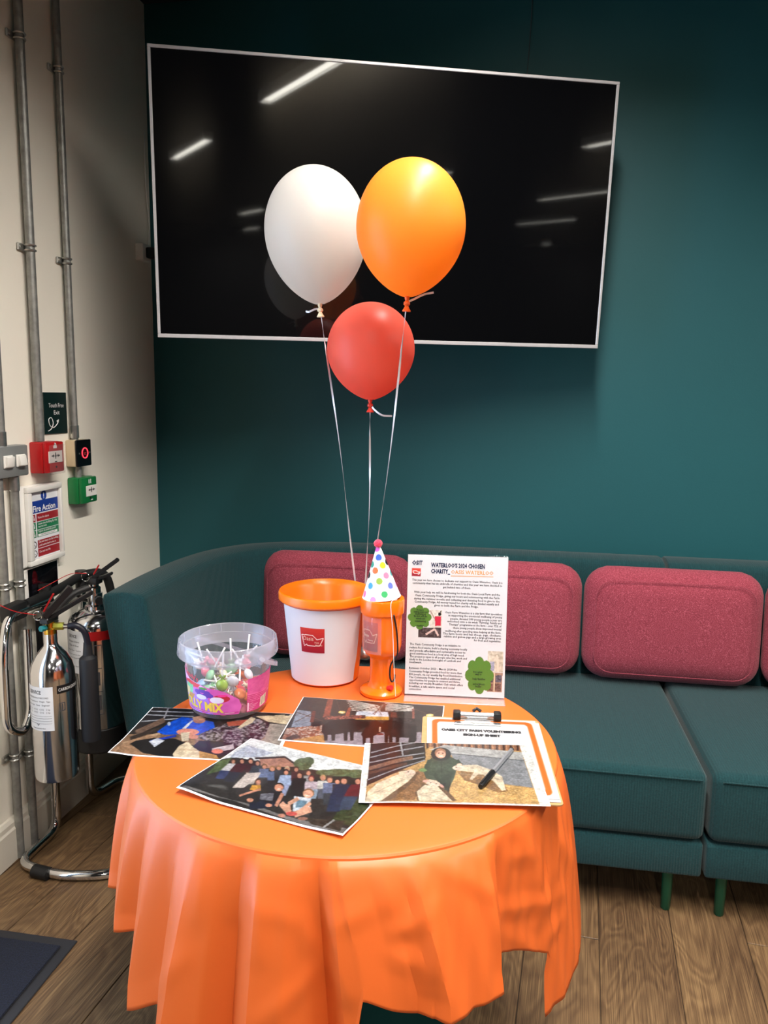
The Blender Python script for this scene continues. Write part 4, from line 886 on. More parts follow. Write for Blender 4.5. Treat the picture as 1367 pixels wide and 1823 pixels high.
P([(500, 270), (600, 262), (580, 300), (480, 370), (400, 372)], (206, 196, 190), noise=16, cell=3); cv.ell(580, 330, 22, 24, (90, 60, 44)); cv.ell(582, 334, 17, 18, skin); P([(540, 350), (600, 350), (600, 390), (520, 385)], (200, 150, 60), noise=30, cell=3); cv.line([(450, 425), (600, 378)], 14, skin)
def seated(hx, hy, top, leg, s):
    P([(hx-60*s, hy+25*s), (hx+20*s, hy+25*s), (hx+40*s, hy+110*s), (hx-100*s, hy+100*s)], top, noise=12, cell=3)
    cv.line([(hx-55*s, hy+40*s), (hx-160*s, hy+95*s)], 26*s, skin if leg != 1 else (30, 30, 34)); cv.line([(hx+25*s, hy+40*s), (hx-20*s, hy+125*s)], 24*s, skin)
    cv.ell(hx, hy-3*s, 34*s, 27*s, (60, 44, 36)); cv.ell(hx, hy+3*s, 29*s, 24*s, (206, 150, 126)); cv.line([(hx-10*s, hy+12*s), (hx+12*s, hy+12*s)], 5*s, (240, 230, 220))
P([(520, 480), (640, 440), (740, 430), (780, 470), (640, 510), (520, 520)], (34, 40, 58)); seated(725, 365, (34, 32, 38), 1, 1.05); P([(600, 410), (690, 405), (680, 460), (590, 450)], (120, 120, 130), noise=50, cell=3); cv.ell(525, 455, 24, 14, skin); cv.ell(655, 490, 24, 13, skin)
P([(830, 425), (950, 440), (930, 520), (820, 530)], (206, 216, 228), noise=10, cell=5); P([(850, 450), (920, 458), (905, 500), (840, 505)], (110, 140, 160), noise=20)
cv.line([(740, 475), (800, 540)], 42, (214, 166, 142)); cv.line([(950, 515), (830, 555)], 40, (214, 166, 142)); cv.line([(860, 440), (790, 480), (800, 540)], 26, (214, 166, 142)); cv.line([(945, 470), (870, 530), (820, 545)], 24, (214, 166, 142)); cv.ell(812, 547, 40, 15, (206, 90, 84)); cv.ell(745, 560, 26, 13, (196, 140, 120)); cv.ell(890, 580, 34, 12, (150, 110, 96))
cv.ell(930, 405, 40, 33, (150, 110, 80)); cv.ell(928, 410, 34, 28, (224, 172, 148)); cv.line([(912, 420), (944, 424)], 5, (246, 240, 232))
zf3 = lambda u, v: .0030+.0075*sm_((.30-u)/.30)*(.35+.65*sm_((.7-v)/.7))+.0035*sm_((u-.75)/.25)*sm_((.28-v)/.28)+.0006*math.sin(u*5)
o = sheet('photo_print', 'photo print of a large group of people posing outdoors, nearest the table front edge', 'photograph', 1.0823, -1.7712, -14.5, WA, HA, zf3, group=G)
picture(o, cv, WA, HA, zf3, (.006, .008, .022, .004))

# clipboard with the sign-up sheets
cb = thing('clipboard', 'brown clipboard with an orange bordered sign-up sheet at the right of the table', 'clipboard', (1.3925, -1.6115, TZ), (0, 0, R_(5.6)))
link('board', prism(rrect(-.1155, .1115, -.158, .160, .008), .0004, .0032, .0005, 1), mat('hardboard_brown', (178, 138, 92), .6, var=(90, .12)), cb, sm=False)
def sheetpart(name, dx, dy, rot, w_, h_, z0, cvs, lift=0):
    zf = lambda u, v: z0+lift*sm_((.15-v)/.15)*.4
    s_ = sheet(name, None, None, dx, dy, rot, w_, h_, zf); s_.parent = cb; s_.location = (dx, dy, 0)
    if cvs: picture(s_, cvs, w_, h_, zf, (.001, .001, .001, .001), M_print, 'printed_border')
    return s_
def bordered():
    c = Canvas(150, 212, (238, 238, 240))
    def rr(x0, x1, y0, y1, r, col): c.poly(rrect(x0, x1, y0, y1, r), col)
    rr(.045, .955, .035, .965, .05, (232, 128, 50)); rr(.095, .905, .070, .930, .035, (238, 238, 240)); return c
sheetpart('under_sheet', .004, -.003, -.6, .21, .297, .0046, bordered())
s2 = sheetpart('sign_up_sheet', .000, .002, .5, .21, .297, .0058, bordered())
lettering('lettering', [('OASIS CITY FARM VOLENTEERING', -.003, .0885, .0125, .150, 'CENTER', .0011), ('SIGN-UP SHEET', -.003, .0695, .0125, .070, 'CENTER', .0011)], lambda a, b: (a, b, .0062), M_ink, s2)
M_clip = mat('clip_chrome', (206, 206, 208), .22, .9, var=(30, .03))
CLX = -.009
bm = prism([(-.053, .128), (-.036, .131), (-.028, .146), (.010, .146), (.018, .131), (.035, .128), (.036, .118), (-.054, .118)], .0066, .0090, .0006, 1); link('clip_plate', bm, M_clip, cb)
link('clip_bar', tube([(-.046, .150, .0135), (.028, .150, .0135)], .0062, 14), M_clip, cb)
for bm in (box(-.056, -.041, .138, .158, .0064, .022, .003, 2), box(.023, .038, .138, .158, .0064, .022, .003, 2)): link('clip_end', bm, M_black, cb)
link('clip_ring', tube([(-.017, .158, .018), (-.009, .162, .0225), (-.001, .158, .018)], .0035, 8), M_black, cb)

# 4 child with lambs (front right, lies over the clipboard)
H4 = [0.00109751, 0.000111964, -0.0995076, 7.27669e-05, -0.00295826, 1.79616, -7.63949e-06, 0.000514916, 1.0]
cv = Canvas(320, 226, (236, 236, 232), H4); P = cv.poly
cv.clip = cv.mask([(107, 228), (1028, 255), (1152, 627), (70, 604)])
straw = (202, 168, 116); straw2 = (146, 110, 74)
P([(60, 620), (1200, 640), (1200, 200), (60, 200)], straw, col2=(178, 142, 94), cell=2)
P([(100, 225), (440, 235), (445, 350), (80, 500)], (50, 40, 40), noise=8)
for a in (((105, 292), (385, 238)), ((100, 322), (430, 264)), ((97, 354), (436, 306)), ((92, 395), (440, 330)), ((86, 462), (440, 350))): cv.line(a, 7, (158, 160, 168))
cv.line([(288, 235), (306, 325)], 11, (170, 172, 178)); cv.line([(92, 392), (365, 332)], 24, (136, 104, 88), noise=26, cell=3); cv.line([(95, 420), (330, 372)], 16, (104, 76, 64), noise=24, cell=3)
P([(435, 235), (1032, 254), (1040, 292), (470, 268)], (150, 108, 82))
for k in range(14): P([(450+k*43, 236+k), (462+k*43, 236+k), (466+k*43, 275+k*1.2), (452+k*43, 275+k*1.2)], (74, 50, 42)); P([(470+k*43, 236+k), (476+k*43, 236+k), (480+k*43, 275+k), (474+k*43, 275+k)], (196, 150, 116))
P([(468, 285), (560, 254), (1042, 300), (1058, 352), (600, 308)], (186, 187, 186), noise=5, cell=12); P([(600, 308), (1058, 352), (1116, 524), (930, 500), (640, 380)], (146, 149, 154), noise=6, cell=14); cv.line([(600, 308), (1058, 352)], 6, (110, 112, 116))
P([(350, 440), (440, 400), (470, 470), (400, 540), (380, 600), (180, 604), (280, 540)], straw2, noise=40, cell=2); P([(610, 450), (700, 430), (780, 470), (940, 510), (1120, 530), (1152, 627), (600, 612), (600, 520)], (208, 172, 116), noise=40, cell=2)
P([(440, 380), (480, 336), (600, 328), (678, 372), (640, 400), (620, 470), (580, 548), (520, 480), (450, 466), (430, 420)], (72, 86, 68), noise=12, cell=5); P([(540, 440), (610, 440), (590, 545), (545, 520)], (58, 72, 58), noise=8); P([(545, 500), (600, 480), (590, 560), (560, 560)], (40, 36, 36))
cv.ell(540, 312, 62, 42, (38, 40, 38)); cv.ell(537, 305, 36, 31, (168, 122, 92)); cv.ell(540, 314, 30, 25, (230, 178, 154)); cv.line([(528, 324), (552, 325)], 5, (250, 240, 232)); cv.ell(527, 306, 4, 3, (60, 40, 36)); cv.ell(552, 307, 4, 3, (60, 40, 36)); cv.ell(430, 412, 26, 12, (120, 150, 96))
cream = (222, 208, 184); shade = (112, 86, 62)
P([(75, 560), (150, 470), (300, 408), (400, 424), (380, 480), (250, 585), (200, 606), (72, 606)], shade, noise=26, cell=3); P([(380, 552), (432, 498), (540, 500), (640, 606), (395, 606)], shade, noise=26, cell=3)
P([(640, 420), (880, 430), (960, 545), (900, 556), (760, 500), (690, 480)], (150, 116, 78), noise=30, cell=3)
cv.line([(470, 350), (452, 410)], 26, (60, 74, 58), noise=8); cv.line([(640, 350), (668, 392)], 24, (60, 74, 58), noise=8); cv.line([(500, 440), (545, 500)], 22, (56, 68, 54)); cv.line([(596, 440), (572, 540)], 24, (56, 68, 54)); cv.line([(545, 350), (545, 430)], 4, (44, 52, 42))
P([(85, 540), (150, 480), (290, 420), (350, 412), (385, 432), (360, 462), (330, 490), (230, 560), (165, 604), (72, 604)], cream, noise=10, cell=8); cv.ell(350, 428, 34, 18, (232, 206, 188)); cv.line([(90, 500), (280, 430)], 14, (196, 160, 120), noise=20)
P([(390, 548), (440, 505), (520, 515), (610, 606), (405, 606)], cream, noise=10, cell=8); cv.ell(490, 494, 50, 19, (232, 210, 190), rot=12); cv.ell(450, 482, 24, 9, (226, 178, 164)); cv.ell(545, 512, 18, 8, (226, 178, 164), rot=30)
P([(608, 398), (650, 382), (760, 378), (850, 410), (920, 452), (944, 538), (918, 542), (872, 486), (800, 440), (770, 440), (735, 474), (718, 470), (745, 425), (650, 416)], cream, noise=10, cell=8); cv.ell(650, 398, 36, 17, (232, 208, 190)); cv.ell(655, 378, 16, 8, (226, 190, 170)); cv.line([(640, 430), (900, 470)], 3, (176, 158, 130)); cv.line([(100, 560), (320, 468)], 4, (186, 168, 140)); cv.line([(440, 560), (540, 545)], 4, (186, 168, 140)); cv.ell(338, 424, 4, 3, (60, 44, 40)); cv.ell(478, 492, 4, 3, (60, 44, 40)); cv.ell(512, 497, 4, 3, (60, 44, 40)); cv.ell(636, 394, 4, 3, (60, 44, 40))
zf4 = lambda u, v: .0046+.0034*sm_((u-.02)/.2)+.0015*sm_((.2-u)/.2)*sm_((.3-v)/.3)
o = sheet('photo_print', 'photo print of a child in green overalls among lambs, overlapping the clipboard', 'photograph', 1.3354, -1.6913, 8.4, WA, HA, zf4, group=G)
cv.clip[:] = True
picture(o, cv, WA, HA, zf4, (.004, .004, .004, .004))

# pen
pn = thing('ballpoint_pen', 'clear barrel ballpoint pen with a black cap lying on the lamb photo', 'pen', (1.388, -1.743, TZ+.0128), (R_(-1.0), 0, math.atan2(1.442-1.388, -(-1.585+1.743))+math.pi))
def ylathe(prof, seg=20, y0=0):
    bm = lathe(prof, seg); bmesh.ops.rotate(bm, verts=bm.verts, matrix=Matrix.Rotation(R_(-90), 3, 'X')); bmesh.ops.translate(bm, vec=(0, y0, 0), verts=bm.verts); return bm
pn.rotation_euler = (0, 0, -math.atan2(1.442-1.388, 1.743-1.585))
link('cap', ylathe([(0, 0), (.0038, 0), (.0046, .003), (.0050, .012), (.0050, .056), (0, .056)]), M_black, pn)
link('cap_clip', box(-.0014, .0014, .002, .050, .0048, .0068, .0006, 1), M_black, pn)
link('barrel', ylathe([(.0040, .056), (.0041, .150), (0, .150)], 6), clear_plastic('pen_barrel', (214, 218, 222), .32), pn)
link('ink_tube', ylathe([(0, .057), (.0016, .057), (.0016, .147), (0, .147)], 10), M_black, pn)
link('end_plug', ylathe([(0, .149), (.0037, .149), (.0037, .153), (0, .153)]), M_black, pn)

# ---------------------------------------------------------------- charity notice in its acrylic stand
ns = thing('charity_notice', 'upright acrylic stand holding a white printed charity notice, back right of the table', 'notice', (1.3155, -1.351, TZ), (0, 0, R_(4.6)))
til = R_(7)
def nfn(off): return lambda a, b: (a, b*math.sin(til)-off*math.cos(til), b*math.cos(til)+off*math.sin(til)*0)
M_acr = clear_plastic('clear_acrylic', (252, 252, 252), .03, 1.2)
bm = box(-.1055, .1055, -.0012, .0012, 0, .302, .0004, 1); bmesh.ops.rotate(bm, verts=bm.verts, matrix=Matrix.Rotation(-til, 3, 'X'), cent=(0, 0, 0)); link('back_panel', frame_on(bm, lambda x, y, z: (x, y+.0030, z+.0012)), M_acr, ns, sm=False)
bm = box(-.1055, .1055, -.0008, .0008, 0.001, .300, .0003, 1); bmesh.ops.rotate(bm, verts=bm.verts, matrix=Matrix.Rotation(-til, 3, 'X'), cent=(0, 0, 0)); link('front_panel', frame_on(bm, lambda x, y, z: (x, y-.0038, z+.0016)), clear_plastic('thin_clear_acrylic', (254, 254, 254), .0, 1.06), ns, sm=False)
link('foot', box(-.1055, .1055, -.033, .060, .0002, .0026, .0008, 1), clear_plastic('acrylic_foot', (252, 246, 244), .28), ns, sm=False)
bm = box(-.105, .105, -.0003, .0003, 0, .297); bmesh.ops.rotate(bm, verts=bm.verts, matrix=Matrix.Rotation(-til, 3, 'X'), cent=(0, 0, 0)); bmesh.ops.translate(bm, vec=(0, -.0010, .0050), verts=bm.verts)
pg = link('paper', bm, M_paper, ns, sm=False)
HQ = homog4([(70, 1640), (1170, 1672), (1218, 150), (97, 130)]); HN = np.array(HQ).reshape(3, 3)
def nuv(x, y): q = HN@np.array([x, y, 1.]); return q[0]/q[2], q[1]/q[2]
def surf(u, v, off=.0006): b_ = v*.297; return ((u-.5)*.210, b_*math.sin(til)-.0010-off, b_*math.cos(til)+.0050)
cv = Canvas(210, 297, (208, 207, 212), HQ); P = cv.poly; keep = np.zeros((297, 210), bool)
def cloud(cx, cy, rx, ry, n=8, k=.34, ph=0):
    for i in range(n): t = 2*math.pi*i/n+ph; cv.ell(cx+rx*.72*math.cos(t), cy+ry*.72*math.sin(t), rx*k, ry*k, (84, 124, 48))
    cv.ell(cx, cy, rx*.78, ry*.78, (84, 124, 48))
P([(218, 925), (470, 925), (468, 1035), (218, 1030)], (74, 60, 62), noise=40, cell=3); P([(340, 735), (480, 735), (475, 925), (350, 925)], (206, 198, 190), noise=30, cell=4)
P([(400, 800), (468, 800), (468, 905), (405, 905)], (196, 40, 66)); cv.ell(455, 778, 18, 18, (40, 30, 30)); cv.line([(470, 740), (450, 790)], 10, (30, 26, 28)); cv.line([(350, 740), (400, 830)], 10, (150, 120, 110)); cv.line([(300, 1000), (400, 940), (440, 1010)], 20, (206, 176, 170))
cloud(232, 815, 125, 125)
P([(992, 1168), (1158, 1172), (1150, 1395), (985, 1392)], (190, 180, 164), noise=44, cell=5); cv.line([(1090, 1210), (1100, 1380)], 22, (214, 196, 180)); P([(1010, 1280), (1060, 1280), (1060, 1380), (1010, 1380)], (150, 150, 170), noise=30)
P([(985, 1395), (1150, 1398), (1140, 1608), (975, 1602)], (150, 122, 104), noise=20, cell=4); P([(990, 1425), (1050, 1425), (1045, 1500), (985, 1500)], (70, 66, 80), noise=50, cell=3); P([(1072, 1425), (1140, 1425), (1135, 1500), (1068, 1500)], (84, 80, 92), noise=50, cell=3); P([(985, 1515), (1045, 1515), (1040, 1590), (980, 1590)], (110, 80, 70), noise=40, cell=3); P([(1065, 1515), (1135, 1515), (1130, 1595), (1062, 1590)], (100, 76, 70), noise=40, cell=3); cv.line([(1060, 1400), (1055, 1600)], 12, (206, 190, 160))
cloud(895, 1430, 150, 190)
P([(142, 280), (242, 282), (240, 372), (140, 368)], (206, 66, 54)); P([(141, 330), (241, 332), (240, 372), (140, 368)], (150, 30, 46))
cv.line([(155, 310), (190, 308), (215, 325), (232, 322), (226, 345), (165, 340), (155, 310)], 6, (240, 226, 224))
canvas_mesh('printed_pictures', cv, lambda u, v: tuple(surf(u, v, .0004)), M_print, pg)
def nlines(L):
    out = []
    for t, xl, xr, y, s in L:
        (u0, v0), (u1, v1) = nuv(xl, y), nuv(xr, y); out.append((t, (u0+u1)/2, (v0+v1)/2, s, u1-u0))
    return out
def nletter(name, L, m, bold=0.0, off=.0009):
    VV = []; FF = []
    for t, uc, vc, s, wd in nlines(L):
        V, F = glyphs(t, s, wd*.210, 'CENTER', bold, 1); xs = [p[0] for p in V]; mid = (max(xs)+min(xs))/2; o_ = len(VV)
        for p in V: VV.append(surf(uc+(p[0]-mid)/.210, vc+(p[1]-s*.25)/.297, off))
        FF += [tuple(i+o_ for i in f) for f in F]
    return link(name, pydata(name, VV, FF), m, pg, sm=False)
nletter('heading', [('OSiT', 142, 260, 225, .0125), ("WATERLOO'S 2024 CHOSEN", 355, 955, 252, .0125), ('CHARITY_', 352, 568, 316, .0125)], M_navyink, .0005)
nletter('orange_heading', [('OASIS WATERLOO', 578, 1050, 324, .0115)], mat('orange_ink', (226, 150, 60), .5, var=(200, .03)), .0001)
V4 = [surf(*nuv(x, y), .0007) for x, y in ((575, 356), (1050, 360), (1050, 366), (575, 362))]; link('heading_underline', pydata('u', V4, [(0, 1, 2, 3)]), MATS['orange_ink'], pg, sm=False)
nletter('body_text', [(a, b_, c, d_, .0064) for a, b_, c, d_ in [
    ('This year we have chosen to dedicate our support to Oasis Waterloo. Oasis is a', 143, 1152, 418), ('community that has an umbrella of charities and this year we have decided to', 150, 1150, 452), ('get behind two of them.', 488, 800, 488),
    ('With your help we will be fundraising for both the Oasis Local Farm and the', 165, 1125, 550), ('Oasis Community Fridge, giving our hours and volunteering with the Farm', 178, 1118, 586), ('during the summer months and collecting and donating food to give to the', 165, 1120, 622), ('Community Fridge. All money raised for charity will be divided equally and', 172, 1112, 655), ('given to both the Farm and the Fridge.', 392, 885, 688),
    ('Oasis Farm Waterloo is a city farm that specialises', 515, 1150, 765), ('in supporting the emotional wellbeing of young', 552, 1147, 797), ('people. Around 390 young people a year are', 572, 1145, 832), ('welcomed onto a six week "Farming, Family and', 538, 1143, 862), ('Therapy" programme at the farm - over 75% of', 557, 1141, 895), ('these young people show improved mental', 602, 1139, 930), ('wellbeing after spending time helping at the farm.', 515, 1137, 965), ('The farm hosts and has sheep, pigs, chickens,', 490, 1137, 995), ('rabbits and guinea pigs and a large growing area', 502, 1136, 1025), ('for fruit and vegetables.', 835, 1135, 1060),
    ('The Oasis Community Fridge is an initiative to', 122, 688, 1112), ('reduce food waste, build a sharing economy locally', 122, 762, 1150), ('and provide affordable and sustainable access to', 122, 742, 1183), ('good nutritious food in a local area of high need.', 122, 728, 1215), ('The project is open to all people who live, work and', 122, 758, 1247), ('study in the London boroughs of Lambeth and', 120, 690, 1277), ('Southwark.', 120, 258, 1302),
    ('Between October 2023 - March 2024 the', 118, 650, 1370), ('Community Fridge provided food for more than', 118, 702, 1405), ('800 people, via our weekly Big Food Distribution.', 118, 714, 1438), ('The Community Fridge has enabled additional', 118, 686, 1470), ('opportunities for people to connect and thrive,', 118, 684, 1500), ('including our weekly Breakfast Club which offers', 118, 716, 1532), ('breakfast, a safe warm space and social', 118, 620, 1565), ('connection.', 116, 258, 1590)]], M_ink, .00006)
nletter('badge_text', [('We hope to', 195, 275, 735, .006), ('brighten people and', 165, 318, 757, .006), ('wellbeing at', 180, 300, 780, .006), ('the farm with the', 165, 315, 803, .006), ('animals and', 190, 290, 828, .006), ('volunteering', 175, 300, 857, .006), ('together', 200, 275, 905, .006), ('It is a great', 830, 930, 1395, .006), ('way to', 850, 920, 1420, .006), ('help families', 822, 960, 1470, .006), ('and neighbours', 825, 955, 1525, .006), ('locally', 850, 915, 1550, .006)], M_ink, .0001)

# ---------------------------------------------------------------- collection bucket
M_or = mat('orange_bucket_plastic', (246, 118, 8), .32, spec=.5, var=(6, .02))
def logo(cv, x0, x1, y0, y1):
    """red square fading to dark red with a white folded banner outline"""
    n = 12
    for k in range(n):
        t = k/(n-1); a = y1-(y1-y0)*k/n; cv.poly([(x0, a), (x1, a), (x1, a-(y1-y0)/n-.004), (x0, a-(y1-y0)/n-.004)], (202-52*t, 54-32*t, 44+2*t))
    X = lambda u: x0+(x1-x0)*u; Y = lambda v: y0+(y1-y0)*v
    pts = [(.06, .70), (.52, .72), (.70, .55), (.95, .62), (.80, .30), (.30, .28), (.27, .34), (.16, .26), (.06, .70)]
    q = [(X(a), Y(b)) for a, b in pts]
    for k in range(len(q)-1): cv.line([q[k], q[k+1]], .022*(x1-x0)*1.3, (240, 226, 222))
bk = thing('collection_bucket', 'orange plastic charity bucket wrapped in white card with a red logo', 'bucket', (1.018, -1.280, TZ))
link('bucket_body', lathe([(0, .001), (.070, .001), (.0745, .004), (.0920, .180), (.1000, .181), (.1045, .185), (.1050, .198), (.1030, .202), (.1000, .203), (.0960, .199), (.0890, .190), (.0725, .008), (0, .008)], 72), M_or, bk)
cam_az = math.degrees(math.atan2(-2.91+1.283, 1.42-1.03))
def cone_r(z): return .0747+.0177*(z-.004)/.176
def bfn(off=.0016): return lambda az, z: (R_(az), z)
def bpt(az, z, off): r = cone_r(z)+off; return (r*math.cos(R_(az)), r*math.sin(R_(az)), z)
def cone_patch(a0, a1f, z0, z1, off, th=.0006, n=40, nz=6):
    bm = bmesh.new(); G_ = []
    for k in (0, 1): G_.append([[bm.verts.new(bpt(a0+(a1f(z0+(z1-z0)*j/nz)-a0)*i/n, z0+(z1-z0)*j/nz, off+k*th)) for i in range(n+1)] for j in range(nz+1)])
    for k, Gk in enumerate(G_):
        for j in range(nz):
            for i in range(n): q = (Gk[j][i], Gk[j][i+1], Gk[j+1][i+1], Gk[j+1][i]); bm.faces.new(q)
    for i in range(n): bm.faces.new((G_[0][0][i], G_[0][0][i+1], G_[1][0][i+1], G_[1][0][i])); bm.faces.new((G_[0][nz][i], G_[0][nz][i+1], G_[1][nz][i+1], G_[1][nz][i]))
    for j in range(nz): bm.faces.new((G_[0][j][0], G_[0][j+1][0], G_[1][j+1][0], G_[1][j][0])); bm.faces.new((G_[0][j][n], G_[0][j+1][n], G_[1][j+1][n], G_[1][j][n]))
    return bm
link('card_wrap', cone_patch(cam_az-178, lambda z: cam_az+57-(3 if z < .04 else 0), .006, .1775, .0008), mat('white_card', (218, 218, 226), .5, var=(30, .01)), bk, ang=60)
cv = Canvas(64, 70); logo(cv, 0, 1, 0, 1)
a_c = cam_az-19; 
def np_bpt(az, z, off): r = .0747+.0177*(z-.004)/.176+off; return (r*np.cos(np.radians(az)), r*np.sin(np.radians(az)), z)
canvas_mesh('logo_sticker', cv, lambda u, v: np_bpt(a_c-18+36*u, .082+.056*v, .0018), M_print, bk)
lettering('logo_lettering', [('Oasis', -.009, .110, .0125, .024), ('Hub', .010, .104, .006, .009), ('Waterloo', .014, .0985, .005, .015)], lambda a, z: bpt(a_c+math.degrees(a/.084), z, .0021), mat('pale_logo_print', (238, 206, 186), .5, var=(90, .02)), bk)
link('handle_lug', box(-.012, .012, .093, .101, .150, .172, .003, 2), M_or, bk)

# ---------------------------------------------------------------- collection tin and party hat
tn = thing('collection_tin', 'orange plastic hand held collection tin with a stem, carrying the party hat', 'collection tin', (1.1590, -1.3515, TZ))
M_or2 = mat('orange_tin_plastic', (250, 112, 14), .22, coat=.3, var=(6, .02))
link('body', lathe([(0, .0005), (.043, .0005), (.0455, .004), (.0455, .009), (.040, .014), (.030, .018), (.0265, .024), (.0250, .034), (.0250, .078), (.0275, .084), (.036, .090), (.0405, .100), (.0418, .110), (.0428, .182), (0, .182)], 56), M_or2, tn)
link('lid', lathe([(.040, .180), (.0462, .180), (.0468, .183), (.0468, .207), (.0455, .210), (0, .212)], 56), M_or2, tn)
taz = math.degrees(math.atan2(-2.91+1.3515, 1.42-1.1665))
cv = Canvas(56, 66); logo(cv, 0, 1, 0, 1)
canvas_mesh('logo_sticker', cv, lambda u, v: (.0427*np.cos(np.radians(taz-64+52*u)), .0427*np.sin(np.radians(taz-64+52*u)), .104+.062*v), M_print, tn)
link('clear_sticker', cyl_patch(0, 0, .0428, taz-72, taz-2, .098, .176, th=.0003), clear_plastic('sticker_film', (255, 236, 226), .16), tn, sm=False)
tf = lambda a, z: (.0434*math.cos(R_(taz-42)+a/.043), .0434*math.sin(R_(taz-42)+a/.043), z)
lettering('logo_lettering', [('Oasis', -.006, .134, .009, .016), ('Waterloo', .006, .126, .0045, .013)], tf, MATS['pale_logo_print'], tn)
def around(az, r, z): return (r*math.cos(R_(taz+az)), r*math.sin(R_(taz+az)), z)
link('black_cord', tube(spline([around(30, .0475, .184), around(33, .046, .178), around(41, .046, .150), around(46, .046, .115), around(44, .046, .095), around(36, .040, .082), around(34, .033, .068), around(33, .033, .046), around(42, .033, .034), around(54, .034, .038), around(56, .034, .048)], 6), .0018, 8), M_black, tn)
link('red_seal', tube([around(30, .030, .020), around(33, .040, .024)], .0055, 8), mat('red_seal_plastic', (196, 30, 30), .4, var=(9, .05)), tn)
ht = thing('party_hat', 'small white cone party hat with multicoloured dots and a pink pompom on the tin', 'party hat', (1.1565, -1.3520, TZ+.2125), (R_(2), R_(-4), 0))
HR, HH = .0405, .112
def hat_canvas():
    w_, h_ = 300, 150; c = Canvas(w_, h_, (242, 242, 240)); az = (np.arange(w_)+.5)/w_*2*math.pi-math.pi; z = (np.arange(h_)+.5)/h_
    A, Z = np.meshgrid(az, z); rad = HR*(1-Z*.93); SX = A*rad; SZ = Z*HH
    dots = [(-2, .775, (58, 96, 190)), (26, .63, (244, 218, 40)), (-28, .545, (222, 104, 54)), (34, .445, (246, 122, 158)), (-4, .36, (140, 170, 70)), (-44, .27, (62, 150, 208)), (42, .255, (92, 108, 196)), (12, .125, (58, 166, 100)), (-66, .64, (60, 150, 130)), (80, .66, (28, 26, 30)), (-74, .44, (36, 44, 48)), (82, .45, (70, 156, 160)), (-70, .10, (230, 120, 180)), (-26, .03, (236, 140, 196)), (84, .22, (226, 170, 206)), (-40, .93, (206, 90, 190))]
    rs = random.Random(5)
    for k in range(15): dots.append((105+11*k, (.12, .4, .66, .27, .54)[k % 5], ((222, 104, 54), (62, 150, 208), (244, 218, 40), (58, 166, 100), (246, 122, 158))[k % 5]))
    for a, zz, col in dots:
        ra = HR*(1-zz*.93); da = (A-R_(a)+math.pi) % (2*math.pi)-math.pi; d = np.hypot(da*ra, (Z-zz)*HH*1.05); c.a[d < .0068] = col
    return c
haz = math.degrees(math.atan2(-2.91+1.352, 1.42-1.164))
canvas_mesh('cone', hat_canvas(), lambda u, v: (HR*(1-v*.93)*np.cos(2*math.pi*u-math.pi+R_(haz)), HR*(1-v*.93)*np.sin(2*math.pi*u-math.pi+R_(haz)), HH*v), M_print, ht)
link('paper_rim', tube([(HR*math.cos(t), HR*math.sin(t), .0004) for t in [2*math.pi*i/48 for i in range(48)]], .0005, 5, closed=True), M_paper, ht)
bm = bmesh.new(); bmesh.ops.create_icosphere(bm, subdivisions=4, radius=.0088)
for v in bm.verts: v.co = v.co*(1+random.uniform(-.06, .07))+Vector((0, 0, HH+.002))
link('pompom', bm, mat('pink_red_pompom', (232, 52, 84), .9, sheen=.5, bump=(900, .6, .001)), ht)
link('elastic', tube(spline([(.018*math.sin(R_(haz))*-1+.030*math.cos(R_(haz+32)), .033*math.sin(R_(haz+32)), .0), around(24, .0482, -.004), around(24, .049, -.06), around(22, .049, -.13), around(21, .049, -.205)], 5), .0006, 5), M_white, ht)

# ---------------------------------------------------------------- tub of lollipops
tu = thing('lollipop_tub', 'clear plastic sweet tub with pink lolly mix label, at the left of the table', 'tub', (.869, -1.492, TZ+.0018))
M_tub = clear_plastic('milky_clear_plastic', (247, 247, 252), .13)
M_tubrim = clear_plastic('milky_rim_plastic', (244, 245, 253), .30)
link('tub_body', lathe([(0, .0005), (.066, .0005), (.0725, .004), (.0765, .012), (.0855, .104), (.0862, .108)], 72), M_tub, tu)
link('rim', lathe([(.0862, .108), (.0880, .116), (.0985, .117), (.1000, .120), (.0985, .136), (.0968, .1465), (.0950, .1480), (.0932, .1465), (.0920, .130), (.0885, .129), (.0870, .108)], 72), M_tubrim, tu)
bm = bmesh.new()
for k in range(36):
    if k % 3 == 0 or k > 22: a = R_(k*10); c_, s_ = math.cos(a), math.sin(a); add_tube(bm, [(.0918*c_, .0918*s_, .131), (.0930*c_, .0930*s_, .146)], .0009, 5)
link('rim_rib', bm, M_tubrim, tu)
laz = math.degrees(math.atan2(-2.91+1.488, 1.42-.882))
def tb_r(z): return .0765+.0090*(z-.012)/.092
def tb_np(az, z, off=.0008): r = .0765+.0090*(z-.012)/.092+off; return (r*np.cos(np.radians(az)), r*np.sin(np.radians(az)), z)
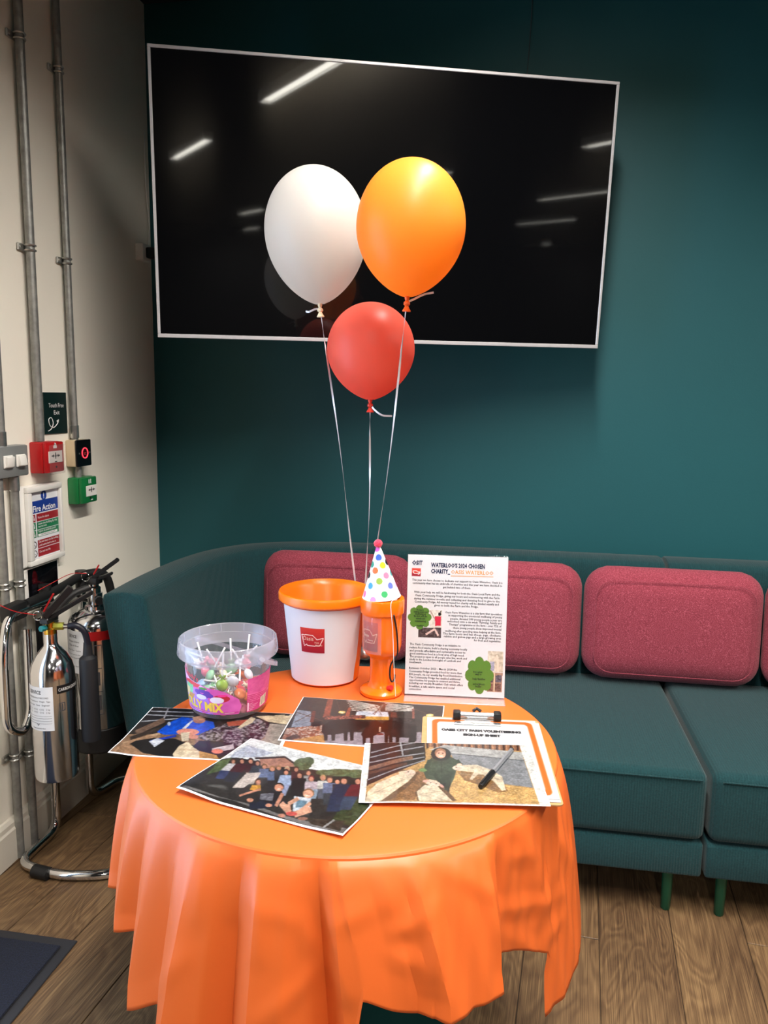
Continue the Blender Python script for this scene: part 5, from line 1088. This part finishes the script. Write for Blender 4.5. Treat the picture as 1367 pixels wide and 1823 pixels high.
# wrap label : sketch coordinates in degrees from the camera side (x) and height fraction (y)
A0, A1 = -104, 88
def tub_label():
    W, H = 330, 130; c = Canvas(W, H, (216, 84, 160), [1/(A1-A0), 0, -A0/(A1-A0), 0, 1, 0, 0, 0, 1]); P = c.poly; keep = np.zeros((H, W), bool)
    c1 = [(-104, .02), (28, .02), (22, .30), (14, .42), (12, .55), (0, .66), (-12, .72), (-30, .80), (-44, .86), (-60, .97), (-104, .97)]
    c1 = [(-104, .03), (14, .03), (18, .22), (14, .40), (4, .52), (-4, .60), (-14, .66), (-30, .70), (-44, .76), (-60, .80), (-80, .95), (-104, .98)]
    keep |= c.mask(c1); P(c1, (214, 96, 182), noise=14, cell=16); P([(-104, .03), (-40, .03), (-46, .6), (-104, .7)], (176, 130, 226), noise=14, cell=14); P([(-34, .03), (-22, .03), (-30, .5), (-50, .5)], (170, 120, 220))
    P([(-104, .76), (-60, .72), (-30, .62), (-34, .7), (-60, .86), (-84, .97), (-104, .99)], (232, 170, 216), noise=14, cell=8)
    P([(-74, .62), (-44, .66), (-40, .74), (-62, .80), (-78, .74)], (214, 60, 70)); P([(-76, .44), (-58, .44), (-54, .68), (-72, .70)], (120, 196, 150), noise=18, cell=5); P([(-84, .36), (-66, .36), (-64, .58), (-82, .6)], (222, 196, 150), noise=14); P([(-70, .32), (-58, .32), (-52, .46), (-66, .46)], (196, 140, 90))
    for dx, dy in ((-46, .56), (-38, .60), (-30, .56), (-42, .48), (-33, .48), (-26, .50)): c.ell(dx, dy, 5.5, .055, (104, 66, 170))
    c.ell(-36, .66, 7, .03, (90, 150, 70)); c.ell(-10, .44, 12, .09, (190, 44, 60)); c.ell(-16, .40, 10, .08, (230, 222, 240)); c.ell(-92, .56, 9, .1, (236, 180, 216)); c.ell(-8, .52, 7, .03, (238, 60, 150)); c.ell(-40, .44, 9, .06, (222, 216, 240))
    P([(-104, .08), (14, .05), (14, .10), (-104, .13)], (190, 60, 140)); c.line([(-90, .105), (8, .075)], .012, (236, 190, 210))
    c2 = [(26, .02), (86, .04), (88, .93), (60, .89), (26, .86)]
    keep |= c.mask(c2); P(c2, (222, 92, 158), noise=12, cell=10); P([(26, .02), (86, .04), (87, .5), (60, .42), (26, .46)], (206, 60, 126), noise=8, cell=10)
    for k in range(5): c.line([(27, .47-.045*k), (55, .43-.04*k), (84, .50-.035*k)], .010, (236, 130, 176))
    for k in range(9): c.line([(28+random.uniform(0, 4), .78-.03*k), (40+random.uniform(5, 35), .78-.03*k+.01)], .006, (230, 112, 168))
    for k in range(5): c.line([(30, .22-.04*k), (36+3*((k*7) % 4), .225-.04*k)], .008, (240, 190, 214))
    P([(27, .05), (29, .05), (29, .26), (27, .26)], (240, 200, 220))
    P([(50, .06), (65, .09), (66, .33), (51, .29)], (236, 232, 210))
    for k in range(9): x = 51.3+k*1.6; P([(x, .08+k*.003), (x+(.9 if k % 3 else .5), .08+k*.003), (x+(.9 if k % 3 else .5), .29+k*.003), (x, .29+k*.003)], (110, 116, 106))
    for x in (70, 73, 76): c.ell(x, .38, 1, .018, (240, 190, 214))
    return c, keep
cvt, keep = tub_label()
canvas_mesh('label', cvt, lambda u, v: tb_np(laz+A0+(A1-A0)*u, .012+.082*v), M_print, tu, keep=keep)
M_yel = mat('yellow_print', (240, 204, 74), .5, var=(90, .04)); M_redp = mat('crimson_print', (206, 36, 66), .5, var=(90, .04))
tl = lambda a, z: tb_np(laz+math.degrees(a/.081), z, .0013)
lettering('lolly_mix_lettering', [('LOLLY MIX', R_(-46)*.081, .0235, .0235, .108, 'CENTER', .0012)], lambda a, z: tl(a, z-.10*(a+.065)*.55), M_yel, tu)
lettering('script_lettering', [("Candy's", R_(-58)*.081, .083, .015, .044, 'CENTER', .0003)], lambda a, z: tl(a, z-.22*(a+.082)), M_redp, tu)
# folded down handle: a strip hinged at the front right and the back left of the rim
hp = []
for k in range(19):
    t = R_(-90+k*10); hx, hy = .103*math.cos(t), .103*math.sin(t)      # hinge axis along local y, arc towards +x, dropped
    hp.append(Vector((hx*math.cos(R_(25)), hy, .122-hx*math.sin(R_(25)))))
rotz = Matrix.Rotation(R_(laz+90+38), 3, 'Z'); hp = [rotz @ p for p in hp]
bm = bmesh.new(); prev = None
for i, p in enumerate(hp):
    t = (hp[min(i+1, 18)]-hp[max(i-1, 0)]).normalized(); n_ = t.cross(Vector((0, 0, 1))).normalized(); s_ = t.cross(n_)
    row = [bm.verts.new(p+n_*a*.001+s_*b_*.0042) for a, b_ in ((-1, -1), (1, -1), (1, 1), (-1, 1))]
    if prev:
        for k in range(4): bm.faces.new((prev[k], prev[(k+1) % 4], row[(k+1) % 4], row[k]))
    else: bm.faces.new(row[::-1])
    prev = row
bm.faces.new(prev); link('handle', bm, M_tubrim, tu)
h0 = hp[0]; link('hinge_boss', tube([h0*.955, h0*1.02], .006, 12), M_tubrim, tu); h0 = hp[-1]; link('hinge_boss', tube([h0*.955, h0*1.02], .006, 12), M_tubrim, tu)

# lollipops, each one a thing
M_stick = mat('white_paper_stick', (236, 236, 232), .5, var=(50, .02))
wr = [('pink', (232, 130, 150)), ('pale green', (150, 200, 160)), ('cream', (232, 222, 196)), ('lime', (160, 196, 60)), ('white', (228, 228, 232)), ('orange', (236, 130, 70)), ('pale blue', (150, 186, 220)), ('strawberry red', (206, 70, 80))]
WM = {n: mat('wrapper_'+n.replace(' ', '_'), c, .3, coat=.4, var=(60, .18)) for n, c in wr}
def lolly_mesh():
    bm = bmesh.new(); bmesh.ops.create_icosphere(bm, subdivisions=3, radius=1); rs = random.Random(11)
    for v in bm.verts:
        f = 1+.05*math.sin(9*math.atan2(v.co.y, v.co.x))*(1-abs(v.co.z)); v.co = Vector((v.co.x*.0125*f, v.co.y*.0075*f, v.co.z*.0120))
    return bm
def crimp_mesh():
    bm = bmesh.new(); n = 14; a = []
    for z, r in ((.0095, .004), (.0125, .0026), (.0165, .0060), (.0190, .0072)): a.append([bm.verts.new(((r*(1.15 if k % 2 else .7))*math.cos(2*math.pi*k/n), (r*(1.15 if k % 2 else .7))*math.sin(2*math.pi*k/n), z)) for k in range(n)])
    for A, B in zip(a, a[1:]):
        for k in range(n): bm.faces.new((A[k], A[(k+1) % n], B[(k+1) % n], B[k]))
    return bm
protoL = {}
def lolly(kind, pos, d, label, ln=.062):
    d = Vector(d).normalized(); rot = d.to_track_quat('Z', 'Y').to_euler()
    if kind not in protoL:
        o = link('lollipop', lolly_mesh(), WM[kind], None); s = link('stick', tube([(0, 0, .010), (0, 0, ln)], .0019, 10), M_stick, o); c = link('wrapper_twist', crimp_mesh(), WM[kind], o); protoL[kind] = (o, s, c)
    else:
        o0, s0, c0 = protoL[kind]; o = o0.copy(); COL.objects.link(o)
        for q in (s0, c0): k = q.copy(); COL.objects.link(k); k.parent = o
    o.location = Vector((.869, -1.492, TZ+.0018))+Vector(pos); o.rotation_euler = rot
    tag(o, label, 'lollipop', 'lollipops in the clear tub'); return o
# local frame of the tub: right (towards picture right) and back
rt = Vector((math.cos(R_(laz+90)), math.sin(R_(laz+90)), 0)); bkv = Vector((-math.cos(R_(laz)), -math.sin(R_(laz)), 0)); upv = Vector((0, 0, 1))
def L(x, y, z): return rt*x+bkv*y+upv*z
top = [('pink', (-.046, .02, .070), (-.25, .1, 1), 'pink wrapped lollipop, its stick leftmost of those rising from the tub'), ('cream', (-.010, .005, .068), (-.55, .0, .9), 'cream wrapped lollipop, its stick crossing its right neighbour in the tub'),
       ('pale green', (-.036, -.005, .070), (.50, .1, .9), 'green lollipop, its stick crossing its left neighbour in the tub'), ('pale green', (.006, .016, .074), (-.02, .1, 1), 'pale green lollipop with an upright stick at the tub centre'),
       ('white', (.040, .0, .066), (-.55, .1, .9), 'white lollipop, its stick leaning left at the right of the tub'), ('pink', (.036, .026, .078), (.12, .1, 1), 'pale pink lollipop at the right back of the tub pile'),
       ('pink', (-.030, .046, .080), (-.9, .5, .25), 'large pink lollipop on top at the back left of the pile'), ('cream', (-.056, .034, .078), (-.5, .9, .2), 'cream lollipop against the back left wall of the tub'), ('white', (.024, .040, .078), (.6, .8, .3), 'white lollipop lying at the back of the tub pile')]
for k, p, d_, lab in top: lolly(k, L(*p), L(*d_), lab)
rs = random.Random(21); names = [n for n, c in wr]; cnt = 0
for layer, z in ((0, .014), (1, .032), (2, .050)):
    for k in range(9):
        a = R_(k*40+layer*17); r = .052 if k else .0; x, y = r*math.cos(a), r*math.sin(a)
        if k == 0: x, y = .0, .0
        kd = names[(k*3+layer*5) % 8]; d_ = Vector((rs.uniform(-1, 1), rs.uniform(-1, 1), rs.uniform(-.2, .5)))
        dd = Vector((-x, -y, 0)).normalized()*.8+d_*.5+Vector((0, 0, .25)) if k else d_
        # keep sticks inside: point them across the tub
        where = ('bottom', 'middle', 'upper')[layer]; side = ('centre', 'right back', 'back', 'left back', 'far left', 'left front', 'front', 'right front', 'far right')[k]
        lolly(kd, (x, y, z), dd, f'{kd} wrapped lollipop in the {where} layer of the tub pile, {side}', .062)
lolly('lime', L(-.012, -.064, .070), L(.05, .1, .9), 'lime green lollipop pressed against the tub front above the label')
lolly('orange', L(.022, -.062, .050), L(-.5, .5, .5), 'orange and white lollipop against the tub front beside the pink panel')
lolly('white', L(.008, -.062, .076), L(.05, .3, -.9), 'white lollipop head up with its stick pointing down at the tub front')

# ---------------------------------------------------------------- balloons
def balloon(label, c, R, hu, hd, rgb, knot_rgb, cat_m, anchor, tail, rib_rgb=(226, 222, 226), tilt=(0, 0), tr=.58):
    M_b = thin_sheet_mat(cat_m, rgb, tr, .42, coat=.06)
    t = thing('balloon', label, 'balloon', c, (tilt[0], tilt[1], 0), 'helium balloons on ribbons')
    prof = []
    for k in range(25): u = k/24*math.pi/2; prof.append((R*math.sin(u), hu*math.cos(u)))
    for k in range(1, 31): u = k/30*.985; prof.append((max(.0045, R*(1-u**2.0)**.66), -hd*u))
    link('latex_skin', lathe(prof, 72), M_b, t, ang=180)
    kn = mat(cat_m+'_knot', knot_rgb, .4, var=(50, .08))
    zb = -hd
    link('neck_knot', lathe([(.0045, zb+hd*.02), (.0050, zb-.001), (.0032, zb-.006), (.0062, zb-.009), (.0066, zb-.013), (.0035, zb-.016), (.0060, zb-.021), (.0085, zb-.025), (.0080, zb-.0265), (0, zb-.024)], 20), kn, t)
    mr = mat('curling_ribbon', rib_rgb, .25, metal=.25, coat=.3, var=(30, .05))
    W = Matrix.Translation(c) @ t.rotation_euler.to_matrix().to_4x4(); Wi = W.inverted(); start = W @ Vector((0, 0, zb-.008)); A = Vector(anchor)
    bm = bmesh.new(); prev = None; n = 160
    for i in range(n+1):
        s = i/n; p = start.lerp(A, s)+Vector((.004*math.sin(s*5), 0, 0))*math.sin(math.pi*s); tw = .5+s*8.5+.8*math.sin(s*7)
        d = (A-start).normalized(); n1 = d.cross(Vector((0, 1, 0))).normalized(); n2 = d.cross(n1)
        wv = (n1*math.cos(tw)+n2*math.sin(tw)); tv_ = (-n1*math.sin(tw)+n2*math.cos(tw))
        row = [bm.verts.new(Wi @ (p+wv*a*.0021+tv_*b_*.00018)) for a, b_ in ((-1, -1), (1, -1), (1, 1), (-1, 1))]
        if prev:
            for k in range(4): bm.faces.new((prev[k], prev[(k+1) % 4], row[(k+1) % 4], row[k]))
        prev = row
    link('ribbon', bm, mr, t)
    pts = [start+Vector(q) for q in tail]; sp = spline(pts, 8); bm = bmesh.new(); prev = None
    for i, p in enumerate(sp):
        d = (sp[min(i+1, len(sp)-1)]-sp[max(i-1, 0)]).normalized(); n1 = d.cross(Vector((.3, 1, .2))).normalized(); n2 = d.cross(n1)
        row = [bm.verts.new(Wi @ (p+n1*a*.0020+n2*b_*.0003)) for a, b_ in ((-1, -1), (1, -1), (1, 1), (-1, 1))]
        if prev:
            for k in range(4): bm.faces.new((prev[k], prev[(k+1) % 4], row[(k+1) % 4], row[k]))
        prev = row
    link('ribbon_tail', bm, mr, t); return t
ANC = (1.083, -1.150, TZ+.030)
balloon('white balloon, the left one of the upper pair', (.9725, -1.198, 1.728), .1120, .136, .158, (222, 218, 212), (236, 222, 186), 'pearl_white_latex', ANC, [(0, 0, 0), (-.012, -.004, -.002), (-.024, -.004, -.007), (-.033, 0, -.006)], tilt=(0, R_(3.5)*-1))
balloon('orange balloon, the right one of the upper pair', (1.208, -1.380, 1.694), .1050, .124, .132, (250, 172, 66), (250, 100, 26), 'orange_latex', ANC, [(0, 0, 0), (.010, .004, .004), (.030, .02, .016), (.050, .02, .020)], tilt=(0, R_(2)))
balloon('coral red balloon hanging lowest between the other two', (1.099, -1.200, 1.474), .0970, .102, .112, (246, 128, 108), (230, 60, 42), 'coral_latex', ANC, [(0, 0, .0), (.010, -.004, -.012), (.028, -.006, -.024), (.050, 0, -.026)], tilt=(0, 0))
wt = thing('balloon_weight', 'small silver foil weight tying the ribbons behind the orange bucket', 'weight', (1.083, -1.150, TZ))
bm = bmesh.new(); bmesh.ops.create_icosphere(bm, subdivisions=3, radius=1)
for v in bm.verts: v.co = Vector((v.co.x*.020, v.co.y*.020, max(-.9, v.co.z)*.016+.0146))
link('foil_bag', bm, mat('silver_foil', (200, 200, 204), .3, .9, bump=(120, .6, .002)), wt)
